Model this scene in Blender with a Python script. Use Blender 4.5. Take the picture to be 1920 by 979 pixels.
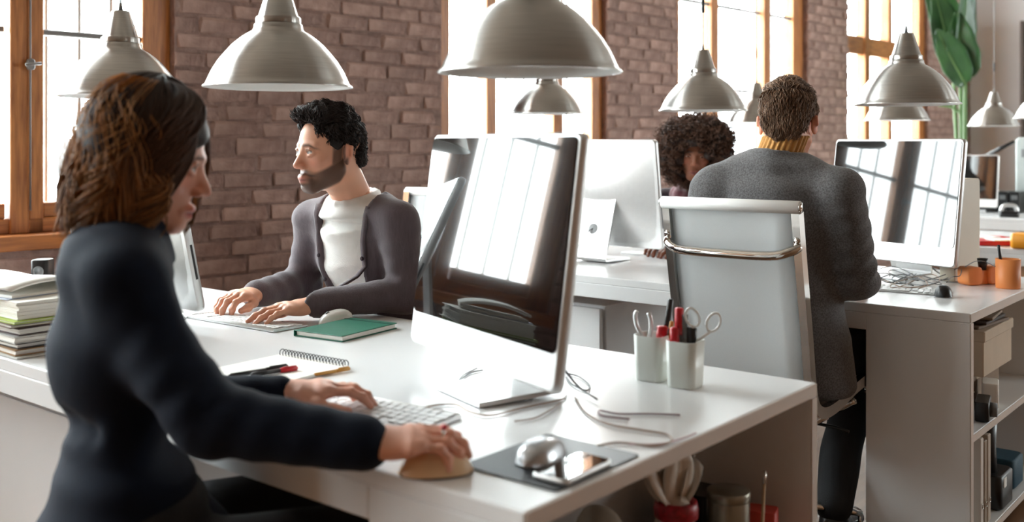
import bpy, bmesh, math, random
import numpy as np
from mathutils import Vector, Matrix, Euler, noise as mnoise

for _o in list(bpy.data.objects):
    bpy.data.objects.remove(_o, do_unlink=True)
SC = bpy.context.scene
COL = SC.collection
rnd = random.Random(7)

# ------------------------------------------------------------------ camera
# Room axes: +X runs along the brick wall towards the far end, +Y points at the brick wall.
FPX, HORIZON, CAM_H = 1900.0, 272.0, 1.21
HEAD = math.radians(39.57)                      # camera heading from +X
SH, CH = math.sin(HEAD), math.cos(HEAD)
cam_d = bpy.data.cameras.new('camera')
cam = bpy.data.objects.new('camera', cam_d); COL.objects.link(cam)
cam.location = (0, 0, CAM_H)
cam.rotation_euler = (math.pi / 2, 0, HEAD - math.pi / 2)
cam_d.sensor_width = 36.0
cam_d.lens = 36.0 * FPX / 1920.0
cam_d.shift_y = (HORIZON - 489.5) / 1920.0
cam_d.clip_start = 0.05
cam_d.dof.use_dof = True
cam_d.dof.focus_distance = 2.85
cam_d.dof.aperture_fstop = 2.6
SC.camera = cam

# ------------------------------------------------------------------ world, exposure
world = bpy.data.worlds.new('overcast_sky'); SC.world = world
world.use_nodes = True
_bg = world.node_tree.nodes['Background']
_bg.inputs['Color'].default_value = (0.93, 0.98, 1.0, 1)
_bg.inputs['Strength'].default_value = 10.0
SC.view_settings.view_transform = 'Standard'
SC.view_settings.look = 'None'
SC.view_settings.gamma = 1.0
SC.view_settings.use_curve_mapping = False
SC.view_settings.exposure = 1.6
SC.cycles.use_denoising = True
SC.cycles.max_bounces = 10
SC.cycles.diffuse_bounces = 6
SC.cycles.transparent_max_bounces = 12
SC.cycles.sample_clamp_indirect = 12.0
SC.cycles.caustics_reflective = False
SC.cycles.caustics_refractive = False

# ------------------------------------------------------------------ pixel -> point helpers
def ray(px, py):
    t = (px - 960.0) / FPX
    return (t * SH + CH, -t * CH + SH, -(py - HORIZON) / FPX)   # per metre of depth
def at_depth(px, py, d):
    a = ray(px, py); return Vector((a[0] * d, a[1] * d, CAM_H + a[2] * d))
def on_z(px, py, z):
    a = ray(px, py); return at_depth(px, py, (z - CAM_H) / a[2])
def on_x(px, py, x):
    a = ray(px, py); return at_depth(px, py, x / a[0])
def on_y(px, py, y):
    a = ray(px, py); return at_depth(px, py, y / a[1])

# ------------------------------------------------------------------ materials
def srgb(r, g, b):
    def f(c):
        c = c / 255.0
        return c / 12.92 if c <= 0.04045 else ((c + 0.055) / 1.055) ** 2.4
    return (f(r), f(g), f(b), 1.0)
MATS = {}
def mat(name, col, rough=0.5, metal=0.0, var=0.0, scale=8.0, bump=0.0, bscale=60.0, stretch=None,
        spec=0.5, sheen=0.0, coat=0.0, objvar=0.0, aniso=0.0, sss=0.0, alpha=1.0, col2=None, detail=4.0, bdist=0.004):
    """Principled material with noise colour variation (towards col2 or a darker/lighter tone) and noise bump."""
    if name in MATS: return MATS[name]
    m = bpy.data.materials.new(name); m.use_nodes = True; MATS[name] = m
    nt = m.node_tree; N = nt.nodes; L = nt.links
    p = N['Principled BSDF']
    c = srgb(*col)
    p.inputs['Base Color'].default_value = c
    p.inputs['Roughness'].default_value = rough
    p.inputs['Metallic'].default_value = metal
    p.inputs['Specular IOR Level'].default_value = spec
    if sheen: p.inputs['Sheen Weight'].default_value = sheen
    if coat:
        p.inputs['Coat Weight'].default_value = coat; p.inputs['Coat Roughness'].default_value = 0.08
    if aniso: p.inputs['Anisotropic'].default_value = aniso
    if sss:
        p.inputs['Subsurface Weight'].default_value = sss
        p.inputs['Subsurface Radius'].default_value = (0.012, 0.005, 0.003)
        p.inputs['Subsurface Scale'].default_value = 1.0
    if alpha < 1: p.inputs['Alpha'].default_value = alpha
    tc = N.new('ShaderNodeTexCoord'); mp = N.new('ShaderNodeMapping')
    L.new(tc.outputs['Object'], mp.inputs['Vector'])
    if stretch: mp.inputs['Scale'].default_value = stretch
    out = None
    if var or col2:
        no = N.new('ShaderNodeTexNoise'); no.inputs['Scale'].default_value = scale; no.inputs['Detail'].default_value = detail
        L.new(mp.outputs['Vector'], no.inputs['Vector'])
        rp = N.new('ShaderNodeValToRGB')
        rp.color_ramp.elements[0].position = 0.32; rp.color_ramp.elements[1].position = 0.68
        if col2: a, b = c, srgb(*col2)
        else:
            a = tuple(x * (1 - var) for x in c[:3]) + (1,); b = tuple(min(1, x * (1 + var)) for x in c[:3]) + (1,)
        rp.color_ramp.elements[0].color = a; rp.color_ramp.elements[1].color = b
        L.new(no.outputs['Fac'], rp.inputs['Fac']); out = rp.outputs['Color']
    if objvar:
        oi = N.new('ShaderNodeObjectInfo'); hs = N.new('ShaderNodeHueSaturation')
        mr = N.new('ShaderNodeMapRange'); mr.inputs['To Min'].default_value = 1 - objvar; mr.inputs['To Max'].default_value = 1 + objvar
        L.new(oi.outputs['Random'], mr.inputs['Value']); L.new(mr.outputs['Result'], hs.inputs['Value'])
        if out: L.new(out, hs.inputs['Color'])
        else: hs.inputs['Color'].default_value = c
        out = hs.outputs['Color']
    if out: L.new(out, p.inputs['Base Color'])
    if bump:
        nb = N.new('ShaderNodeTexNoise'); nb.inputs['Scale'].default_value = bscale; nb.inputs['Detail'].default_value = 5
        L.new(mp.outputs['Vector'], nb.inputs['Vector'])
        bp = N.new('ShaderNodeBump'); bp.inputs['Strength'].default_value = bump; bp.inputs['Distance'].default_value = bdist
        L.new(nb.outputs['Fac'], bp.inputs['Height']); L.new(bp.outputs['Normal'], p.inputs['Normal'])
    return m
def mat_attr(name, rough=0.55, sss=0.0, sheen=0.0, bump=0.0, bscale=300.0, spec=0.4):
    """Principled material whose colour comes from the mesh colour attribute 'tint' (natural pigment)."""
    if name in MATS: return MATS[name]
    m = mat(name, (128, 128, 128), rough, spec=spec, sss=sss, sheen=sheen, bump=bump, bscale=bscale)
    N = m.node_tree.nodes; a = N.new('ShaderNodeAttribute'); a.attribute_name = 'tint'
    m.node_tree.links.new(a.outputs['Color'], N['Principled BSDF'].inputs['Base Color'])
    return m
def mat_glass(name):
    if name in MATS: return MATS[name]
    m = bpy.data.materials.new(name); m.use_nodes = True; MATS[name] = m
    nt = m.node_tree; N = nt.nodes; L = nt.links; N.clear()
    o = N.new('ShaderNodeOutputMaterial'); mx = N.new('ShaderNodeMixShader')
    tr = N.new('ShaderNodeBsdfTransparent'); gl = N.new('ShaderNodeBsdfGlossy'); gl.inputs['Roughness'].default_value = 0.02
    tr.inputs['Color'].default_value = (0.94, 0.965, 0.96, 1)
    lw = N.new('ShaderNodeLayerWeight'); lw.inputs['Blend'].default_value = 0.5
    pw = N.new('ShaderNodeMath'); pw.operation = 'POWER'; pw.inputs[1].default_value = 5.0
    fr = N.new('ShaderNodeMath'); fr.operation = 'MULTIPLY_ADD'; fr.inputs[1].default_value = 0.9; fr.inputs[2].default_value = 0.04
    L.new(lw.outputs['Facing'], pw.inputs[0]); L.new(pw.outputs[0], fr.inputs[0])
    L.new(fr.outputs[0], mx.inputs['Fac']); L.new(tr.outputs['BSDF'], mx.inputs[1]); L.new(gl.outputs['BSDF'], mx.inputs[2])
    L.new(mx.outputs['Shader'], o.inputs['Surface'])
    return m

# ------------------------------------------------------------------ mesh builder
class MB:
    def __init__(s): s.v = []; s.f = []; s.m = []; s.s = []
    def add(s, verts, faces, mi=0, smooth=False):
        o = len(s.v); s.v.extend([tuple(v) for v in verts])
        for f in faces: s.f.append(tuple(i + o for i in f)); s.m.append(mi); s.s.append(smooth)
        return s
    def box(s, c, d, rot=None, mi=0, bev=0.0):
        hx, hy, hz = d[0] / 2, d[1] / 2, d[2] / 2
        if bev and bev < min(hx, hy, hz):
            b = bev; vs = []; fs = []
            # chamfered box: 24 vertices
            idx = {}
            for sx in (-1, 1):
                for sy in (-1, 1):
                    for sz in (-1, 1):
                        for ax in range(3):
                            p = [sx * hx, sy * hy, sz * hz]
                            for k in range(3):
                                if k != ax: p[k] -= (sx, sy, sz)[k] * b
                            idx[(sx, sy, sz, ax)] = len(vs); vs.append(p)
            def I(t, ax): return idx[(t[0], t[1], t[2], ax)]
            for ax in range(3):
                u, w = (ax + 1) % 3, (ax + 2) % 3
                for sg in (-1, 1):
                    q = []
                    for a_, b_ in ((-1, -1), (1, -1), (1, 1), (-1, 1)):
                        t = [0, 0, 0]; t[ax] = sg; t[u] = a_; t[w] = b_; q.append(I(t, ax))
                    fs.append(q if sg > 0 else q[::-1])
                # edges parallel to axis ax
                for a_ in (-1, 1):
                    for b_ in (-1, 1):
                        t0 = [0, 0, 0]; t1 = [0, 0, 0]
                        t0[ax] = -1; t1[ax] = 1
                        for t in (t0, t1): t[u] = a_; t[w] = b_
                        q = [I(t0, u), I(t1, u), I(t1, w), I(t0, w)]
                        fs.append(q if a_ * b_ < 0 else q[::-1])
            for sx in (-1, 1):
                for sy in (-1, 1):
                    for sz in (-1, 1):
                        q = [I((sx, sy, sz), 0), I((sx, sy, sz), 1), I((sx, sy, sz), 2)]
                        fs.append(q if sx * sy * sz > 0 else q[::-1])
        else:
            vs = [(-hx, -hy, -hz), (hx, -hy, -hz), (hx, hy, -hz), (-hx, hy, -hz), (-hx, -hy, hz), (hx, -hy, hz), (hx, hy, hz), (-hx, hy, hz)]
            fs = [(0, 3, 2, 1), (4, 5, 6, 7), (0, 1, 5, 4), (1, 2, 6, 5), (2, 3, 7, 6), (3, 0, 4, 7)]
        M = rot if rot is not None else Matrix.Identity(3)
        c = Vector(c)
        return s.add([c + M @ Vector(v) for v in vs], fs, mi)
    def rbox(s, c, d, r, seg=4, rot=None, mi=0, smooth=True, axis=2):
        """box with rounded outline (in the plane across `axis`) extruded along axis, small chamfer on caps"""
        u, w = [k for k in range(3) if k != axis] if axis != 1 else (0, 2)
        hu, hw, ha = d[u] / 2, d[w] / 2, d[axis] / 2
        r = min(r, hu, hw); pts = []
        for k, (cu, cw) in enumerate(((1, 1), (-1, 1), (-1, -1), (1, -1))):
            for j in range(seg + 1):
                an = math.pi / 2 * (k + j / seg)
                pts.append((cu * (hu - r) + r * math.cos(an), cw * (hw - r) + r * math.sin(an)))
        n = len(pts); vs = []; e = min(r * 0.3, ha * 0.35)
        for off, inn in ((-ha, e), (-ha + e, 0), (ha - e, 0), (ha, e)):
            for (a, b) in pts:
                p = [0, 0, 0]
                p[u] = a * (1 - inn / hu) if hu else a; p[w] = b * (1 - inn / hw) if hw else b; p[axis] = off
                vs.append(p)
        fs = []
        for k in range(3):
            for j in range(n):
                fs.append((k * n + j, k * n + (j + 1) % n, (k + 1) * n + (j + 1) % n, (k + 1) * n + j))
        fs.append(tuple(range(n))[::-1]); fs.append(tuple(3 * n + j for j in range(n)))
        if axis == 1: fs = [f[::-1] for f in fs]
        M = rot if rot is not None else Matrix.Identity(3); c = Vector(c)
        o = len(s.f); s.add([c + M @ Vector(v) for v in vs], fs, mi, smooth)
        s.s[-1] = False; s.s[-2] = False
        return s
    def lathe(s, prof, seg=32, c=(0, 0, 0), mi=0, smooth=True, rot=None, close=False):
        vs = []; fs = []; n = len(prof)
        for (r, z) in prof:
            for k in range(seg):
                a = 2 * math.pi * k / seg; vs.append((r * math.cos(a), r * math.sin(a), z))
        for i in range(n - 1 + (1 if close else 0)):
            for k in range(seg):
                i2 = (i + 1) % n
                fs.append((i * seg + k, i * seg + (k + 1) % seg, i2 * seg + (k + 1) % seg, i2 * seg + k))
        if not close:
            if prof[0][0] > 1e-5: fs.append(tuple(range(seg))[::-1])
            if prof[-1][0] > 1e-5: fs.append(tuple((n - 1) * seg + k for k in range(seg)))
        M = rot if rot is not None else Matrix.Identity(3); c = Vector(c)
        return s.add([c + M @ Vector(v) for v in vs], fs, mi, smooth)
    def tube(s, path, rad, seg=8, mi=0, smooth=True, cap=True, flat=1.0):
        path = [Vector(p) for p in path]; n = len(path)
        if not hasattr(rad, '__len__'): rad = [rad] * n
        vs = []; fs = []; up = None
        for i, p in enumerate(path):
            t = (path[min(i + 1, n - 1)] - path[max(i - 1, 0)])
            t = t.normalized() if t.length > 1e-9 else Vector((0, 0, 1))
            if up is None:
                up = Vector((0, 0, 1)) if abs(t.z) < 0.9 else Vector((1, 0, 0))
            side = t.cross(up)
            if side.length < 1e-6: side = t.orthogonal()
            side.normalize(); up = side.cross(t).normalized()
            for k in range(seg):
                a = 2 * math.pi * k / seg
                vs.append(p + side * (rad[i] * math.cos(a)) + up * (rad[i] * flat * math.sin(a)))
        for i in range(n - 1):
            for k in range(seg):
                fs.append((i * seg + k, i * seg + (k + 1) % seg, (i + 1) * seg + (k + 1) % seg, (i + 1) * seg + k))
        if cap: fs.append(tuple(range(seg))[::-1]); fs.append(tuple((n - 1) * seg + k for k in range(seg)))
        return s.add(vs, fs, mi, smooth)
    def grid(s, pts, mi=0, smooth=True, thick=0.0):
        """pts[i][j] sheet; thick > 0 gives it a back face too"""
        n, m = len(pts), len(pts[0]); V = [Vector(p) for row in pts for p in row]
        fs = [(i * m + j, (i + 1) * m + j, (i + 1) * m + j + 1, i * m + j + 1) for i in range(n - 1) for j in range(m - 1)]
        if not thick: return s.add(V, fs, mi, smooth)
        nr = [Vector((0, 0, 0)) for _ in V]
        for f in fs:
            nn = (V[f[1]] - V[f[0]]).cross(V[f[2]] - V[f[0]])
            for i in f: nr[i] += nn
        B = [v - (nrm.normalized() if nrm.length > 0 else Vector((0, 0, 1))) * thick for v, nrm in zip(V, nr)]
        o = len(V); F = list(fs) + [tuple(i + o for i in f[::-1]) for f in fs]
        ring = [(i, 0) for i in range(n)] + [(n - 1, j) for j in range(1, m)] + [(i, m - 1) for i in range(n - 2, -1, -1)] + [(0, j) for j in range(m - 2, 0, -1)]
        ids = [i * m + j for i, j in ring]
        for a, b in zip(ids, ids[1:] + ids[:1]): F.append((b, a, a + o, b + o))
        return s.add(V + B, F, mi, smooth)
    def prism(s, outline, axis, a, b, mi=0, smooth=False):
        """outline: 2D points in the plane across axis, counter-clockwise seen along +axis"""
        n = len(outline); vs = []
        for off in (a, b):
            for (p, q) in outline:
                t = [0, 0, 0]; u, w = [(1, 2), (2, 0), (0, 1)][axis]; t[u] = p; t[w] = q; t[axis] = off; vs.append(t)
        fs = [(j, (j + 1) % n, n + (j + 1) % n, n + j) for j in range(n)] + [tuple(range(n))[::-1], tuple(range(n, 2 * n))]
        return s.add(vs, fs, mi, smooth)
    def mesh(s, name, mats):
        me = bpy.data.meshes.new(name); me.from_pydata(s.v, [], s.f)
        for m in (mats if isinstance(mats, (list, tuple)) else [mats]): me.materials.append(m)
        me.polygons.foreach_set('material_index', s.m); me.polygons.foreach_set('use_smooth', s.s)
        me.update(); return me
    def build(s, name, mats, parent=None, loc=(0, 0, 0), rot=(0, 0, 0)):
        return link(name, s.mesh(name, mats), parent, loc, rot)
def link(name, data, parent=None, loc=(0, 0, 0), rot=(0, 0, 0), scale=None):
    o = bpy.data.objects.new(name, data); COL.objects.link(o)
    o.location = loc; o.rotation_euler = rot
    if scale: o.scale = scale
    if parent: o.parent = parent
    return o
def tag(o, label, cat, group=None):
    o['label'] = label; o['category'] = cat
    if group: o['group'] = group
    return o
def thing(name, label, cat, loc=(0, 0, 0), rotz=0.0, group=None):
    return tag(link(name, None, None, loc, (0, 0, rotz)), label, cat, group)
def struct(o): o['kind'] = 'structure'; return o
def copy_tree(o, parent=None):
    c = o.copy(); COL.objects.link(c); c.parent = parent
    for ch in [x for x in o.children]: copy_tree(ch, c)
    return c
def copy_thing(o, label, loc, rotz=None):
    c = copy_tree(o); c['label'] = label; c.location = loc
    if rotz is not None: c.rotation_euler = (0, 0, rotz)
    return c
def bez(pts, n=10):
    """Catmull-Rom curve through points"""
    P_ = [Vector(p) for p in pts]; out = []
    Q = [P_[0] * 2 - P_[1]] + P_ + [P_[-1] * 2 - P_[-2]]
    for i in range(1, len(Q) - 2):
        a, b, c, d = Q[i - 1], Q[i], Q[i + 1], Q[i + 2]
        for k in range(n):
            t = k / n
            out.append(0.5 * ((2 * b) + (c - a) * t + (2 * a - 5 * b + 4 * c - d) * t * t + (3 * b - a - 3 * c + d) * t ** 3))
    out.append(P_[-1]); return out
def Rz(a): return Matrix.Rotation(a, 3, 'Z')
def Rx(a): return Matrix.Rotation(a, 3, 'X')
def Ry(a): return Matrix.Rotation(a, 3, 'Y')

M_WHITE = mat('white_laminate', (228, 229, 230), 0.22, var=0.02, scale=3, spec=0.5)
M_EDGE = mat('pale_laminate_edge', (205, 190, 178), 0.4, var=0.04, scale=5)
M_ALU = mat('brushed_aluminium', (172, 169, 165), 0.32, metal=1.0, var=0.06, scale=40, stretch=(.3, .3, 8), aniso=0.93)
M_ALU.node_tree.nodes['Principled BSDF'].inputs['Anisotropic Rotation'].default_value = 0.25
_tn = M_ALU.node_tree.nodes.new('ShaderNodeTangent'); _tn.direction_type = 'RADIAL'; _tn.axis = 'Z'
M_ALU.node_tree.links.new(_tn.outputs['Tangent'], M_ALU.node_tree.nodes['Principled BSDF'].inputs['Tangent'])
M_ALU_SOFT = mat('satin_aluminium', (214, 214, 214), 0.38, metal=0.85, var=0.02, scale=60)
M_CHROME = mat('chrome', (215, 212, 208), 0.08, metal=1.0, var=0.02)
M_BLACK = mat('black_plastic', (18, 18, 20), 0.35, var=0.2, scale=30)
M_WPLAS = mat('white_plastic', (238, 238, 236), 0.3, var=0.02)
M_GREYP = mat('grey_plastic', (120, 122, 124), 0.4, var=0.06)
M_PINE = mat('pine_frame', (190, 124, 66), 0.42, scale=7, stretch=(9, 9, 0.9), col2=(146, 88, 44), bump=0.15, bscale=30, detail=8)
M_PINE_H = mat('pine_frame_horizontal', (190, 124, 66), 0.42, scale=7, stretch=(0.9, 9, 9), col2=(146, 88, 44), bump=0.15, bscale=30, detail=8)
M_GLASS = mat_glass('window_glass')
M_SCREEN = mat('black_screen_glass', (9, 9, 11), 0.025, spec=0.7, var=0.05, coat=0.3)
M_CABLE_T = mat('tan_cable', (150, 128, 112), 0.5, var=0.1)
M_CABLE_G = mat('grey_cable', (88, 90, 92), 0.45, var=0.1)
M_CABLE_B = mat('dark_cable', (40, 40, 42), 0.45, var=0.1)
M_PAPER = mat('white_paper', (240, 238, 232), 0.8, var=0.02, scale=5)
M_RED = mat('red_plastic', (196, 18, 34), 0.3, var=0.05)
# ------------------------------------------------------------------ the room shell
WALL_A = math.radians(39.57 - 44.08)              # the brick wall runs a little off the desks' axis
WU = Vector((math.cos(WALL_A), math.sin(WALL_A), 0)); WN = Vector((-math.sin(WALL_A), math.cos(WALL_A), 0))
_p0 = at_depth(0, 272, 3.9); WP0 = Vector((_p0.x, _p0.y, 0))
WROT = Matrix.Rotation(WALL_A, 3, 'Z')
def wall_st(px, py):
    """pixel on the brick wall's face -> (s along wall, z)"""
    a = ray(px, py); den = a[0] * WN.x + a[1] * WN.y
    d = WP0.dot(WN) / den; p = Vector((a[0] * d, a[1] * d, 0))
    return (p - WP0).dot(WU), CAM_H + a[2] * d
def ws(px): return wall_st(px, 272)[0]
S0, S1, ZC = -6.5, ws(1819), 4.2

M_BRICK = mat('painted_old_brick', (172, 143, 132), 0.85, scale=14, col2=(140, 112, 103), bump=1.0, bscale=26, objvar=0.16, detail=7, bdist=.012)
M_MORTAR = mat('old_mortar', (152, 126, 116), 0.95, scale=20, col2=(124, 100, 92), bump=1.0, bscale=40, bdist=.012)
M_PLAST = mat('warm_plaster', (214, 206, 196), 0.9, var=0.04, scale=3, bump=0.1)
M_PLAST_W = mat('white_plaster', (226, 226, 228), 0.9, var=0.02, scale=2, bump=0.1)
M_DARKWALL = mat('brown_plaster', (112, 84, 64), 0.9, var=0.08, scale=2)
M_FLOOR = mat('oak_floor', (128, 94, 68), 0.35, scale=5, stretch=(0.6, 7, 1), col2=(98, 70, 48), detail=6)

mb = MB(); mb.box((4.2, 0.0, -0.05), (16.6, 8.8, 0.1)); struct(mb.build('floor', M_FLOOR))
mb = MB(); mb.box((4.2, 0.15, ZC + 0.05), (16.6, 9.1, 0.1)); struct(mb.build('ceiling', mat('timber_ceiling', (150, 138, 126), 0.8, scale=4, stretch=(.5, 6, 1), col2=(122, 110, 98))))
# unseen wall behind the camera: brown dado, piers, windows added for fill daylight
mb = MB(); YB = -4.2
mb.box((4.2, YB - 0.05, 0.6), (16.6, 0.1, 1.2)); mb.box((4.2, YB - 0.05, (ZC + 3.1) / 2), (16.6, 0.1, ZC - 3.1))
BWX = [(6.3, 7.1), (8.8, 11.2)]  # added openings, sized to brighten the brick and the far end wall
_e = [-4.1] + [e for w in BWX for e in w] + [12.5]
for i in range(0, len(_e), 2): mb.box(((_e[i] + _e[i + 1]) / 2, YB - 0.05, 2.15), (_e[i + 1] - _e[i], 0.1, 1.9))
struct(mb.build('wall_back', M_DARKWALL))
mb = MB(); mb.box((-3.95, 0.2, ZC / 2), (0.1, 9.0, ZC)); struct(mb.build('wall_near_end', M_DARKWALL))
XE = (WP0 + WU * S1).x
mb = MB(); mb.box((XE + 0.06, -0.48, ZC / 2), (0.1, 7.4, ZC)); struct(mb.build('wall_far_end', M_PLAST_W))

# openings: (s0, s1, sill z, head z)
W1 = (-1.24, ws(330)); W2 = (ws(830), ws(1140)); W3 = (ws(1272), ws(1516)); W4 = (ws(1592), ws(1742)); W0 = (-3.55, -1.70); WM = (-6.05, -4.2)
ZS, ZH = 0.80, 3.8
TH = 0.17
mb = MB()
def wbox(b, s0, s1, z0, z1, n0, n1, mi=0, bev=0.0):
    c = WP0 + WU * ((s0 + s1) / 2) + WN * ((n0 + n1) / 2); c.z = (z0 + z1) / 2
    b.box(c, (s1 - s0, n1 - n0, z1 - z0), WROT, mi, bev)
edges = [S0] + [e for w in (WM, W0, W1, W2, W3, W4) for e in w] + [S1 + 0.1]
for i in range(0, len(edges), 2): wbox(mb, edges[i], edges[i + 1], 0, ZC, 0.012, TH)
for w in (WM, W0, W1, W2, W3, W4):
    wbox(mb, w[0], w[1], 0, ZS, 0.012, TH); wbox(mb, w[0], w[1], ZH, ZC, 0.012, TH)
wall = struct(mb.build('wall_left', M_MORTAR))
# bricks: the ones the photograph shows are single objects, the rest one part
BV = []
for k in range(10):
    r_ = random.Random(k); b = MB(); L_ = 0.245 - 0.012 * (k % 3)
    b.box((0, 0, 0), (L_, 0.05, 0.066), bev=0.008)
    b.v = [(x + r_.uniform(-.008, .008), y + r_.uniform(-.006, .006), z + r_.uniform(-.006, .006)) for x, y, z in b.v]
    BV.append(b.mesh('brick', M_BRICK))
cand = []; rest = MB(); CL, CHH = 0.258, 0.0775
def place(s, z, k, half):
    sc = half / 0.245
    p = WP0 + WU * s + WN * 0.0285; p.z = z
    cand.append((s, z, k, sc, p))
row = 0; z = 0.039
while z < ZC - 0.03:
    s = S0 + (CL / 2 if row % 2 else 0) + rnd.uniform(-.04, .04)
    while s < S1:
        a0, a1 = s - CL / 2 + 0.006, s + CL / 2 - 0.006
        segs = [(a0, a1)]
        for w in (WM, W0, W1, W2, W3, W4):
            if z > ZS - 0.03 and z < ZH + 0.03:
                ns = []
                for (p, q) in segs:
                    if q <= w[0] or p >= w[1]: ns.append((p, q))
                    else:
                        if p < w[0]: ns.append((p, w[0]))
                        if q > w[1]: ns.append((w[1], q))
                segs = ns
        for (p, q) in segs:
            if q - p > 0.05: place((p + q) / 2, z + rnd.uniform(-.003, .003), rnd.randrange(10), q - p)
        s += CL
    z += CHH; row += 1
def seen(s, z):
    if W1[1] < s < W2[0]: return 0.62 < z < 1.86
    if -0.15 < s < W1[1]: return 0.62 < z < 0.8
    if W2[1] < s < W3[0]: return 1.15 < z < 2.2
    if W3[1] < s < W4[0]: return 1.15 < z < 2.5
    return False
nb = 0
for (s, z, k, sc, p) in cand:
    if seen(s, z) and nb < 300:
        o = link('brick', BV[k], wall, p, (rnd.uniform(-.02, .02), 0, WALL_A + rnd.uniform(-.012, .012)), (sc, 1 + rnd.uniform(-.1, .15), 1)); nb += 1
    else:
        rest.box(p, (sc * 0.243, 0.05, 0.065), WROT, 0, 0.006)
o = rest.build('brick_courses', M_BRICK, wall); o['kind'] = 'stuff'

# windows: pine casements with three lights, sill, iron glazing bars, panes and outside grille
M_IRON = mat('grey_iron', (120, 118, 116), 0.5, metal=0.3, var=0.1)
M_SILL = mat('pine_sill', (190, 116, 54), 0.45, scale=6, stretch=(0.9, 9, 9), col2=(150, 88, 40), detail=7)
def window(name, w, lights, bars, frame=0.07, n0=0.05, bolt=None, transom=None, dark=False):
    root = struct(link(name, None, None, WP0 + WU * ((w[0] + w[1]) / 2)))
    root.rotation_euler = (0, 0, WALL_A); org = (w[0] + w[1]) / 2
    def part(nm, s0, s1, z0, z1, a, b, m, bev=0.004, par=root):
        q = MB(); q.box(((s0 + s1) / 2 - org, (a + b) / 2, (z0 + z1) / 2), (s1 - s0, b - a, z1 - z0), None, 0, bev)
        return q.build(nm, m, par)
    part('sill', w[0] - 0.02, w[1] + 0.02, ZS, ZS + 0.06, -0.04, 0.20, M_SILL)
    part('frame_rail', w[0], w[1], ZS + 0.06, ZS + 0.12, n0, n0 + 0.09, M_PINE_H)
    part('frame_rail', w[0], w[1], ZH - 0.07, ZH, n0, n0 + 0.09, M_PINE_H)
    stiles = [w[0]] + [x for l in lights for x in l] + [w[1]]
    for i in range(0, len(stiles), 2):
        a, b = stiles[i], stiles[i + 1]
        if b - a > 0.11 and 0 < i < len(stiles) - 2:     # meeting stiles of two casements
            m_ = (a + b) / 2
            part('mullion', a + 0.012, m_ + 0.012, ZS + 0.06, ZH, n0 - 0.012, n0 + 0.08, M_PINE)
            part('mullion', m_ + 0.015, b, ZS + 0.06, ZH, n0, n0 + 0.075, M_PINE)
        else:
            part('frame_stile' if i in (0, len(stiles) - 2) else 'mullion', a, b, ZS + 0.06, ZH, n0, n0 + 0.09, M_PINE)
    for (a, b) in lights:
        part('bottom_rail', a, b, ZS + 0.12, ZS + 0.18, n0 + 0.008, n0 + 0.06, M_PINE_H)
        zs = [ZS + 0.18]
        if transom: zs += [transom[0], transom[1]]
        zs += [ZH - 0.07]
        if transom: part('transom', a, b, transom[0], transom[1], n0, n0 + 0.07, M_PINE_H)
        for i in range(0, len(zs), 2):
            part('pane', a, b, zs[i], zs[i + 1], n0 + 0.034, n0 + 0.038, M_GLASS, 0)
        for zb in bars: part('glazing_bar', a, b, zb - 0.012, zb + 0.012, n0 + 0.015, n0 + 0.055, M_IRON if not dark else M_PINE_H)
        k = max(1, int((b - a) / 0.13))
        for j in range(k):
            x = a + (b - a) * (j + 0.5) / k
            q = MB(); q.tube([(x - org, 0.21, ZS), (x - org, 0.21, ZH)], 0.009, 6); q.build('grille_bar', M_IRON, root)
    if bolt is not None:
        q = MB(); q.tube([(bolt - org, n0 - 0.02, ZS + 0.15), (bolt - org, n0 - 0.02, ZH - 0.1)], 0.004, 6)
        b_ = q.build('cremone_bolt', M_IRON, root)
        zb = wall_st(78, 121)[1]
        q = MB(); q.rbox((bolt - org, n0 - 0.024, zb), (0.03, 0.02, 0.045), 0.012, axis=1); q.tube([(bolt - org, n0 - 0.03, zb), (bolt - org, n0 - 0.05, zb)], 0.006, 8)
        q.tube([(bolt - org - 0.03, n0 - 0.052, zb - 0.004), (bolt - org + 0.03, n0 - 0.052, zb + 0.004)], 0.006, 8)
        q.build('bolt_handle', M_IRON, b_)
    # daylight portal: guides the sky light through this opening
    ld = bpy.data.lights.new(name + '_portal', 'AREA'); ld.shape = 'RECTANGLE'; ld.size = w[1] - w[0]; ld.size_y = ZH - ZS
    ld.cycles.is_portal = True
    lo = bpy.data.objects.new(name + '_portal', ld); COL.objects.link(lo)
    c = WP0 + WU * org + WN * (TH + 0.01); c.z = (ZS + ZH) / 2; lo.location = c
    lo.rotation_euler = (math.radians(-90), 0, WALL_A)
    return root
ZB = 1.665
l1 = [(-1.13, -0.73), (-0.60, ws(20)), (ws(92), ws(278))]
window('window_1', W1, l1, [ZB, 2.3, 2.9], bolt=(ws(20) + ws(92)) / 2 + 0.012)
window('window_2', W2, [(ws(855), ws(925)), (ws(943), ws(1045)), (ws(1068), ws(1122))], [ZB, 2.28])
window('window_3', W3, [(ws(1285), ws(1345)), (ws(1358), ws(1440)), (ws(1455), ws(1498))], [1.63, 2.26])
window('window_4', W4, [(ws(1596), ws(1629)), (ws(1641), ws(1676)), (ws(1683), ws(1733))], [], transom=(2.04, 2.21))
window('window_5', W0, [(-3.43, -3.02), (-2.90, -2.34), (-2.22, -1.82)], [ZB, 2.28, 2.9])
window('window_11', WM, [(-5.93, -5.52), (-5.40, -4.84), (-4.72, -4.32)], [ZB, 2.28, 2.9])

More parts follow.
